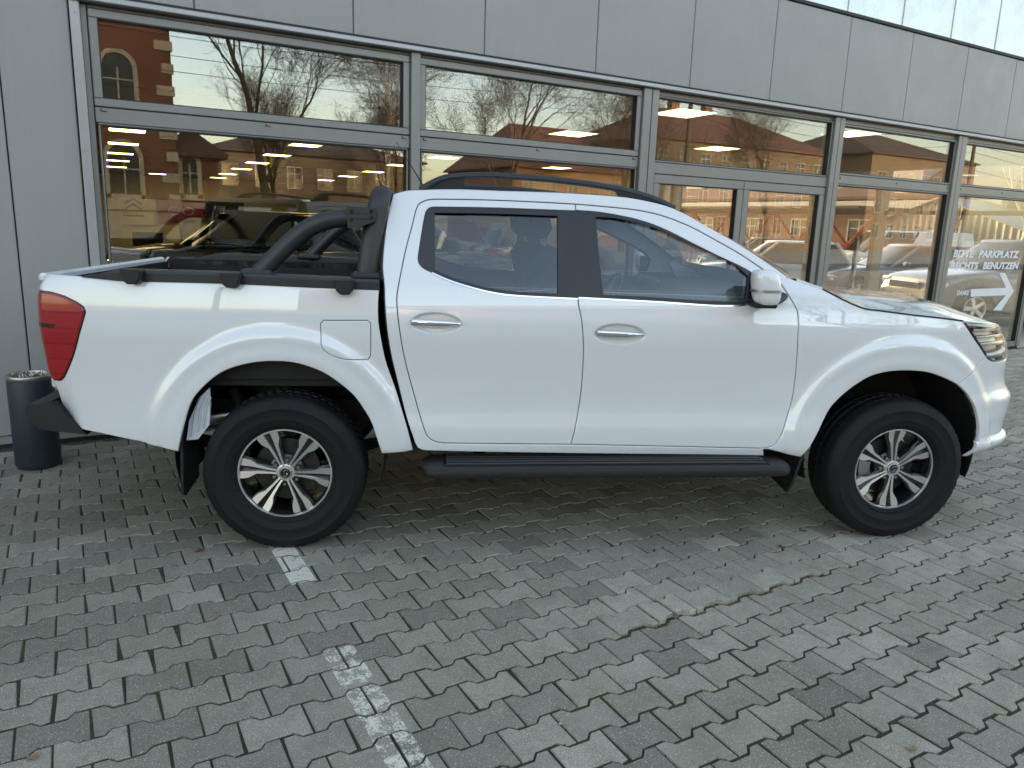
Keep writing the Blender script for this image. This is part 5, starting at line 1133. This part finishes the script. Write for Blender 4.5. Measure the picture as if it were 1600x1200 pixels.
def house(name, label, x0, x1, y0, y1, eave, ridge, wall, roof, wins, face, hip=1.5, axis='x', cornice=None):
    """box walls, hipped or gabled roof, and windows on the face that looks to the showroom (face 'n': y1 side, 'w': x0 side)"""
    t = empty(name, ((x0+x1)/2, (y0+y1)/2, 0), 0, label, 'house'); ox, oy = (x0+x1)/2, (y0+y1)/2; hx, hy = (x1-x0)/2, (y1-y0)/2
    MB().box(-hx, hx, -hy, hy, -.06, eave).build('wall', wall, t)
    o = .35; a = [(-hx-o, -hy-o, eave), (hx+o, -hy-o, eave), (hx+o, hy+o, eave), (-hx-o, hy+o, eave)]
    r = [(-hx+hip, 0, ridge), (hx-hip, 0, ridge)] if axis == 'x' else [(0, -hy+hip, ridge), (0, hy-hip, ridge)]
    f = [(0, 1, 5, 4), (1, 2, 5), (2, 3, 4, 5), (3, 0, 4)] if axis == 'x' else [(0, 1, 4), (1, 2, 5, 4), (2, 3, 5), (3, 0, 4, 5)]
    MB().add(a+r+[(x, y, z-.14) for x, y, z in a], f+[(0, 1, 7, 6), (1, 2, 8, 7), (2, 3, 9, 8), (3, 0, 6, 9), (6, 7, 8, 9)]).build('roof', roof, t)
    if cornice: MB().bbox(-hx-.14, hx+.14, -hy-.14, hy+.14, eave-.45, eave-.02, .05).build('cornice', cornice, t)
    for u, z, w, h, arch in wins:
        def P(a, b, d): return (a-ox, hy+d, b) if face == 'n' else (-hx-d, a-oy, b)
        wd = empty('window', (0, 0, 0)); wd.parent = t
        def rect(a0, a1, b0, b1, d0, d1, nm, mt):
            v = [P(a, b, d) for d in (d0, d1) for b in (b0, b1) for a in (a0, a1)]; MB().add(v, [(0, 1, 3, 2), (4, 6, 7, 5), (0, 4, 5, 1), (2, 3, 7, 6), (0, 2, 6, 4), (1, 5, 7, 3)]).build(nm, mt, wd, fix=True)
        rect(u-w/2, u+w/2, z, z+h, .0, .02, 'pane', 'house_window')
        e = .16 if arch else .05; fm = 'cream_render' if arch else 'white_frame'
        for a0, a1, b0, b1 in ((u-w/2-e, u-w/2, z-e, z+h), (u+w/2, u+w/2+e, z-e, z+h), (u-w/2-e*1.3, u+w/2+e*1.3, z-e*1.4, z)): rect(a0, a1, b0, b1, .0, .09, 'frame', fm)
        if not arch: rect(u-w/2-e, u+w/2+e, z+h, z+h+e, .0, .09, 'frame', fm)
        rect(u-.03, u+.03, z, z+h, .02, .05, 'mullion', 'white_frame'); rect(u-w/2, u+w/2, z+h*.68, z+h*.68+.05, .02, .055, 'crossbar', 'white_frame')
        if arch:
            n = 12; pa = [(u+(w/2)*math.cos(q), z+h+(w/2)*math.sin(q)) for q in np.linspace(0, math.pi, n)]; po = [(u+(w/2+e)*math.cos(q), z+h+(w/2+e)*math.sin(q)) for q in np.linspace(0, math.pi, n)]
            MB().add([P(a, b, .02) for a, b in pa], [tuple(range(n))]).build('arch_pane', 'house_window', wd)
            mb = MB(); mb.grid([[P(a, b, d) for (a, b), d in ((i_, .0), (i_, .09), (o_, .09), (o_, .0))] for i_, o_ in zip(pa, po)]); mb.build('arch_frame', fm, wd, fix=True)
    return t
v = house('brick_villa', 'tall red brick villa with arched windows and cream corner stones, mirrored in the left windows', -14, 3.7, -34, -20, 9.2, 11.5, 'red_brick', 'roof_tile', [(1.9, 5.3, 1.0, 1.3, 1), (-1.4, 5.3, 1.0, 1.3, 1), (-4.7, 5.3, 1.0, 1.3, 1), (-8, 5.3, 1.0, 1.3, 1), (1.9, 2.2, 1.0, 1.3, 1), (-1.4, 2.2, 1.0, 1.3, 1), (-4.7, 2.2, 1.0, 1.3, 1)], 'n', cornice='cream_render')
for k in range(9): MB().bbox(8.85-(.55 if k % 2 else .35), 8.92, 6.9, 7.08, 1.9+.78*k, 2.25+.78*k, .02).build('corner_stone', 'cream_render', v)
MB().bbox(-8.9, 8.94, 6.9, 7.15, 1.62, 2.05, .04).build('plinth_band', 'cream_render', v); MB().bbox(-8.9, 8.93, 6.9, 7.06, -.06, 1.62, .03).build('plinth', 'cream_render', v)
a_ = house('brick_annex', 'low red brick annex with one arched window beside the tall villa', 3.75, 5.2, -32, -20.3, 3.85, 5.0, 'red_brick', 'roof_tile', [(4.05+.12, 2.3, .52, 1.15, 1)], 'n', hip=2, axis='y')
MB().bbox(-.73, .75, 5.84, 5.98, -.06, 2.0, .03).build('plinth', 'cream_render', a_)
house('ochre_house', 'long ochre house with two rows of white windows behind the bare trees', 8.5, 24, -56, -44, 6.0, 7.6, 'ochre_render', 'dark_roof', [(9.8+2.2*i, 1.0+2.6*j, 1.0, 1.4, 0) for i in range(7) for j in range(2)], 'n', hip=4)
house('orange_roof_house', 'brick house with an orange tiled roof mirrored at the right of the second window', 31, 43, -54, -42, 6.2, 10.2, 'brown_brick', 'roof_tile', [(32.5+2.2*i, 1.2+2.8*j, 1.0, 1.4, 0) for i in range(5) for j in range(2)], 'n', hip=3)
ap = house('apartment_block', 'big ochre apartment block with a hip roof mirrored above the entrance doors', 45, 70, -58, -42, 9.6, 13.6, 'ochre_render', 'roof_tile', [(46.5+2.6*i, 1.4+2.8*j, 1.1, 1.5, 0) for i in range(9) for j in range(3)], 'n', hip=7)
for xx in (-3.2, 1.4): MB().bbox(xx-.5, xx+.5, -.4, .4, 12.4, 14.4, .03).build('chimney', 'brown_brick', ap)
house('yellow_block', 'ochre block beside the apartment block, mirrored at the edge of the fourth bay', 76, 96, -60, -42, 10.5, 14, 'ochre_render', 'dark_roof', [(78+2.6*i, 1.4+2.8*j, 1.1, 1.5, 0) for i in range(7) for j in range(3)], 'n', hip=6)
b_ = house('brick_workshop', 'long low brick building with a dark roof behind the parked cars on the right', 31, 41, 16, 64, 3.3, 6.0, 'brown_brick', 'roof_tile', [(19+3.2*i, 1.05, 1.0, 1.2, 0) for i in range(13)], 'w', hip=2, axis='y')
MB().box(-5.4, -5.0, -24, 24, 2.75, 3.1).build('gutter_board', 'white_frame', b_)
for k in range(10): MB().bbox(-4.2, -2.2, -20+4.4*k, -18.6+4.4*k, 3.9, 5.0, .03).build('dormer', 'white_frame', b_)
# shed with corrugated gable
sh = empty('metal_shed', (28.5, 16.8, 0), 0, 'grey corrugated shed with a low gable and a red sign, right of the white van', 'shed')
n = 46; rows = []
for i in range(n+1):
    y = -2.9+5.8*i/n; zt = 3.0-abs(y)*.36; x = -.5+(.035 if i % 2 else 0); rows.append([(x, y, -.06), (x, y, zt)])
MB().grid(rows).build('gable_sheet', 'grey_sheet', sh); mb = MB()
for sg in (-1, 1): mb.add([(-.7, 0, 3.08), (-.7, sg*3.1, 1.96), (7, sg*3.1, 1.96), (7, 0, 3.08), (-.7, 0, 3.02), (-.7, sg*3.1, 1.90), (7, sg*3.1, 1.90), (7, 0, 3.02)], [(0, 1, 2, 3), (4, 5, 6, 7), (0, 1, 5, 4), (1, 2, 6, 5)])
mb.build('roof', 'grey_sheet', sh); MB().box(-.4, 6.9, -2.8, 2.8, -.05, 1.95).build('side_wall', 'grey_sheet', sh)
sg_ = empty('red_sign', (27.9, 16.4, 0), 0, 'red sign with a white emblem on the gable of the metal shed', 'sign'); MB().bbox(-.04, .0, -.34, .34, 1.62, 2.62, .01).build('board', 'poster_red', sg_); MB().tube([(-.05, .18*math.cos(q), 2.25+.18*math.sin(q)) for q in np.linspace(0, 2*math.pi, 20)], .035, 6, cap=False).build('ring', 'paper_white', sg_); MB().box(-.05, -.041, -.24, .24, 2.22, 2.28).build('bar', 'paper_white', sg_); MB().box(-.05, -.041, -.2, .2, 1.74, 1.84).build('word_line', 'paper_white', sg_)
yb = empty('yellow_board', (29.2, 15.0, 0), 0, 'slanting yellow board beside the metal shed', 'board'); MB().prism([(-.55, 1.95), (-.15, 2.35), (.55, 1.95), (.5, 1.6), (.2, 1.55)], -.03, .03, lambda u, w, a: (a, -u, w)).build('panel', 'yellow_board', yb, fix=True); MB().tube([(0, 0, -.05), (0, 0, 1.7)], .04, 8).build('post', 'grey_sheet', yb)
# red steel trusses
tz = empty('red_truss', (25.5, 22.5, 0), 0, 'red steel truss frame in front of the low brick building, seen through the entrance doors', 'truss')
for i in range(5):
    y = -5+2.4*i
    MB().tube([(0, y, 1.18), (0, y+2.4, 1.18)], .07, 6).build('chord', 'red_steel', tz); MB().tube([(0, y, 2.45), (0, y+1.2, 1.2)], .06, 6).build('brace', 'red_steel', tz); MB().tube([(0, y+2.4, 2.45), (0, y+1.2, 1.2)], .06, 6).build('brace', 'red_steel', tz); MB().tube([(0, y, -.05), (0, y, 2.5)], .07, 6).build('post', 'red_steel', tz)
MB().bbox(-1.5, 1.5, -5.2, 7.2, 2.5, 2.62, .02).build('canopy', 'dark_roof', tz)
# bare trees
def bare_tree(name, label, x, y, h, seed, bark='bark', spread=1., droop=0., depth=7, tr_r=.22, fork=.28, group='bare trees across the street'):
    r = random.Random(seed); t = empty(name, (x, y, -.06), 0, label, 'tree', group); tk = MB(); tw = MB()
    def grow(p, d, L, rad, lev):
        n = 5 if lev < 2 else (4 if lev < 4 else 3); pts = [p]; rr = [rad]; q = p.copy(); dd = d.copy()
        for i in range(n):
            j = .10+.06*lev; dd = (dd+Vector((r.uniform(-j, j), r.uniform(-j, j), r.uniform(-j*.5, j)+(.05 if lev < 3 else -droop)))).normalized(); q = q+dd*(L/n); pts.append(q.copy()); rr.append(max(.0045, rad*(1-.38*(i+1)/n)))
        (tk if lev < 3 else tw).tube(pts, rr, 7 if lev < 2 else (5 if lev < 3 else 3), cap=False)
        if lev >= depth: return
        k = (3 if lev == 0 else 3) if lev < 3 else (3 if lev < depth-1 else 3)
        for i in range(k):
            f = .45+.55*(i+1)/k if lev else .62+.38*(i+1)/k; b = pts[min(n, int(f*n+.01))]; ax = dd.cross(Vector((r.uniform(-1, 1), r.uniform(-1, 1), r.uniform(-.3, .3)))).normalized()
            ang = R(r.uniform(18, 46))*spread*(1 if lev else .8); nd = Matrix.Rotation(ang, 3, ax) @ dd
            grow(b.copy(), nd, L*r.uniform(.58, .80), rr[-1]*r.uniform(.46, .70), lev+1)
        if lev < 4: grow(pts[-1].copy(), dd, L*.72, rr[-1]*.9, lev+1)
    grow(Vector((0, 0, 0)), Vector((r.uniform(-.04, .04), r.uniform(-.04, .04), 1)), h*fork, tr_r, 0)
    tk.build('trunk', bark, t, 60); tw.build('crown', 'twig', t)
    return t
bare_tree('bare_tree', 'big bare tree mirrored in the middle of the left window', 6.5, -16.8, 16, 3, depth=7, tr_r=.20)
bare_tree('bare_tree', 'bare birch with hanging twigs mirrored at the right of the left window', 13.4, -24, 14, 11, 'birch_bark', .8, .10, 7, .17)
bare_tree('bare_tree', 'spreading bare tree mirrored in the second window', 21.0, -25.5, 15, 5, depth=7, tr_r=.22, spread=1.1)
bare_tree('bare_tree', 'bare tree mirrored at the right end of the second window', 33, -30, 14, 8, depth=7, tr_r=.24)
bare_tree('bare_tree', 'bare tree in front of the apartment block mirrored over the entrance doors', 46.5, -29.5, 15, 13, depth=7, tr_r=.22)
bare_tree('bare_tree', 'dark bare tree in front of the left end of the long ochre house', 10.2, -31, 11, 31, depth=7, tr_r=.17)
bare_tree('bare_tree', 'dark bare tree in front of the right end of the long ochre house', 17.5, -33, 11, 34, depth=7, tr_r=.17)
bare_tree('bare_tree', 'bare tree standing on the left in front of the apartment block', 38.0, -33, 13, 17, depth=5, tr_r=.22)
bare_tree('bare_tree', 'thin bare tree behind the low brick building on the right', 45.5, 38, 11, 21, depth=5, tr_r=.18, group='bare trees behind the lot')
bare_tree('bare_tree', 'second thin bare tree behind the low brick building, nearer the shed', 46.5, 30, 11, 22, depth=5, tr_r=.18, group='bare trees behind the lot')
bare_tree('bare_tree', 'slim bare tree standing beside the metal shed', 24.5, 12.2, 9, 25, 'birch_bark', depth=5, tr_r=.13, group='bare trees behind the lot')
# poles and overhead wires
for i, (px_, lb) in enumerate(((-16, 'wooden pole carrying overhead wires left of the villa'), (27, 'wooden pole carrying overhead wires in the middle of the street'), (52, 'wooden pole carrying overhead wires mirrored in the fourth bay'))):
    p = empty('utility_pole', (px_, -17.6, -.06), 0, lb, 'pole', 'poles of the overhead line'); MB().tube([(0, 0, 0), (0, 0, 9.3)], [.15, .10], 10).build('shaft', 'bark', p, 60); MB().bbox(-.06, .06, -1.0, 1.0, 8.4, 8.55, .01).build('cross_arm', 'bark', p)
for i, (z, yy) in enumerate(((8.5, -.9), (8.5, .9), (7.7, 0), (7.2, 0), (6.1, 0))):
    pts = []
    for a, b in ((-16, 27), (27, 52), (52, 95)):
        for k in range(10): u = k/10; pts.append((a+(b-a)*u, -17.6+yy, z-.9*4*u*(1-u)))
    tag(MB().tube(pts, .013, 4, cap=False).build('overhead_wire', 'wire_black'), '%s overhead wire from the top strung between the poles' % WORD[i], 'wire', 'overhead wires')
LEAVES = [(.425, 3.643, 'curled reddish dead leaf on the paving left of the rear wheel', 'leaf_brown', .026, .3, 1), (.398, 3.010, 'small tan dead leaf in a joint left of the worn white line', 'leaf_tan', .013, 1.2, 2), (-.218, 2.367, 'tan dead leaf on the paving in the lower left corner', 'leaf_tan', .021, 2.2, 3),
          (3.348, 2.501, 'brown dead leaf on the paving just left of the front wheel', 'leaf_brown', .022, .8, 4), (3.063, 2.410, 'reddish dead leaf on the paving short of the front wheel', 'leaf_brown', .023, 1.9, 5), (2.191, 1.146, 'orange tan dead leaf on the paving in the lower right', 'leaf_tan', .020, 2.9, 6)]
PEBBLES = [(1.264, 1.769, .008, 'pale pebble in a joint in the lower middle'), (1.286, 2.056, .006, 'small pale pebble in a joint right of the worn white line')]
# ------------------------------------------------------------------ small things
simple('bin_paint', (.020, .030, .040), .45, var=.1, bump=.1, bscale=200); simple('ash', (.16, .11, .07), .95, var=.4, scale=60); simple('leaf_brown', (.16, .055, .022), .8, var=.4, scale=90); simple('leaf_tan', (.34, .20, .10), .8, var=.3, scale=90); simple('pebble', (.42, .40, .36), .8)
bn = empty('ash_bin', (-.285, 5.42, 0), 0, 'dark blue cylindrical waste bin with ash tray top against the grey wall', 'bin')
MB().lathe([(0, .004), (.118, .004), (.121, .012), (.127, .03), (.127, .555), (.124, .565), (.11, .565)], 48).build('bin_body', 'bin_paint', bn, 40)
MB().lathe([(.126, .562), (.1295, .566), (.1300, .585), (.1275, .590), (.112, .590), (.109, .580), (.107, .555)], 48).build('steel_ring', 'steel', bn, 40)
MB().lathe([(0, .572), (.06, .574), (.108, .568)], 24).build('sand_tray', 'ash', bn, 40)
r = random.Random(2)
for k in range(46):
    a = r.uniform(0, 6.28); q = r.uniform(0, .092); x, y = q*math.cos(a), q*math.sin(a); b = r.uniform(0, 6.28); L = r.uniform(.008, .020)
    MB().tube([(x, y, .576+r.uniform(0, .01)), (x+L*math.cos(b), y+L*math.sin(b), .580+r.uniform(0, .022))], .0038, 5).build('cigarette_end', r.choice(['leaf_tan', 'leaf_brown', 'paper_white']), bn)
MB().bbox(.098, .124, -.085, -.08, .27, .335, .002).build('lock_plate', 'steel', bn)
def leaf(x, y, lab, mat, size, rz, seed):
    rr = random.Random(seed); pts = []; n = 11
    for j in range(n):
        a = 2*math.pi*j/n; k = (1.0 if j % 2 else .52)*rr.uniform(.8, 1.15); pts.append((size*k*math.cos(a)*1.15, size*k*math.sin(a)*.8, size*.30*(k-.4)*rr.uniform(.3, 1.4)))
    v = [(0, 0, size*.05)]+pts; v += [(x_, y_, z_-.0008) for x_, y_, z_ in v]; m = n+1
    f = [(0, 1+j, 1+(j+1) % n) for j in range(n)]+[(m, m+1+(j+1) % n, m+1+j) for j in range(n)]+[(1+j, m+1+j, m+1+(j+1) % n, 1+(j+1) % n) for j in range(n)]
    o = MB().add(v, f).build('fallen_leaf', mat, None, 60); o.location = (x, y, sink(x, y)+.006); o.rotation_euler = (rr.uniform(-.2, .2), rr.uniform(-.2, .2), rz)
    tag(o, lab, 'leaf', 'dead leaves on the paving')
for a in LEAVES: leaf(*a)
dm = MB(); r = random.Random(12)
for _ in range(1500):
    x = r.uniform(-2.2, 2.6); y = 5.885-abs(r.gauss(0, .045)); q = r.uniform(.001, .0048)
    dm.add([(x+q*a*r.uniform(.6, 1.5), y+q*b*r.uniform(.6, 1.5), .0015+q*c) for a, b, c in ((1, 0, 0), (-1, .2, 0), (0, 1, 0), (.1, -1, 0), (0, 0, .9))], [(0, 2, 4), (2, 1, 4), (1, 3, 4), (3, 0, 4)])
tag(dm.build('wall_grit', 'ash'), 'grit and leaf crumbs gathered along the foot of the grey wall', 'grit', kind='stuff')
for i, (x, y, lb) in enumerate(((-.62, 5.80, 'small dead leaf lying at the wall foot left of the bin'), (.20, 5.79, 'small dead leaf lying at the wall foot right of the bin'), (.85, 5.70, 'dead leaf lying by the wall below the left window'))): leaf(x, y, lb, 'leaf_tan' if i else 'leaf_brown', .02, i*1.3, 40+i)
for i, (x, y, s_, lb) in enumerate(PEBBLES):
    rr = random.Random(i); o = MB().add([(s_*rr.uniform(.7, 1.2)*a, s_*rr.uniform(.5, 1.)*b, s_*.5*c) for a, b, c in ((1, 0, 0), (-1, 0, 0), (0, 1, 0), (0, -1, 0), (0, 0, 1.1), (0, 0, -1), (.6, .6, .6), (-.6, .5, .6))], [(0, 6, 4), (6, 2, 7), (6, 7, 4), (7, 1, 4), (1, 3, 4), (3, 0, 4), (0, 2, 6), (2, 1, 7), (2, 0, 5), (1, 2, 5), (3, 1, 5), (0, 3, 5)]).build('pebble', 'pebble'); o.location = (x, y, sink(x, y)+.004)
    tag(o, lb, 'pebble', 'pale bits lying on the paving')
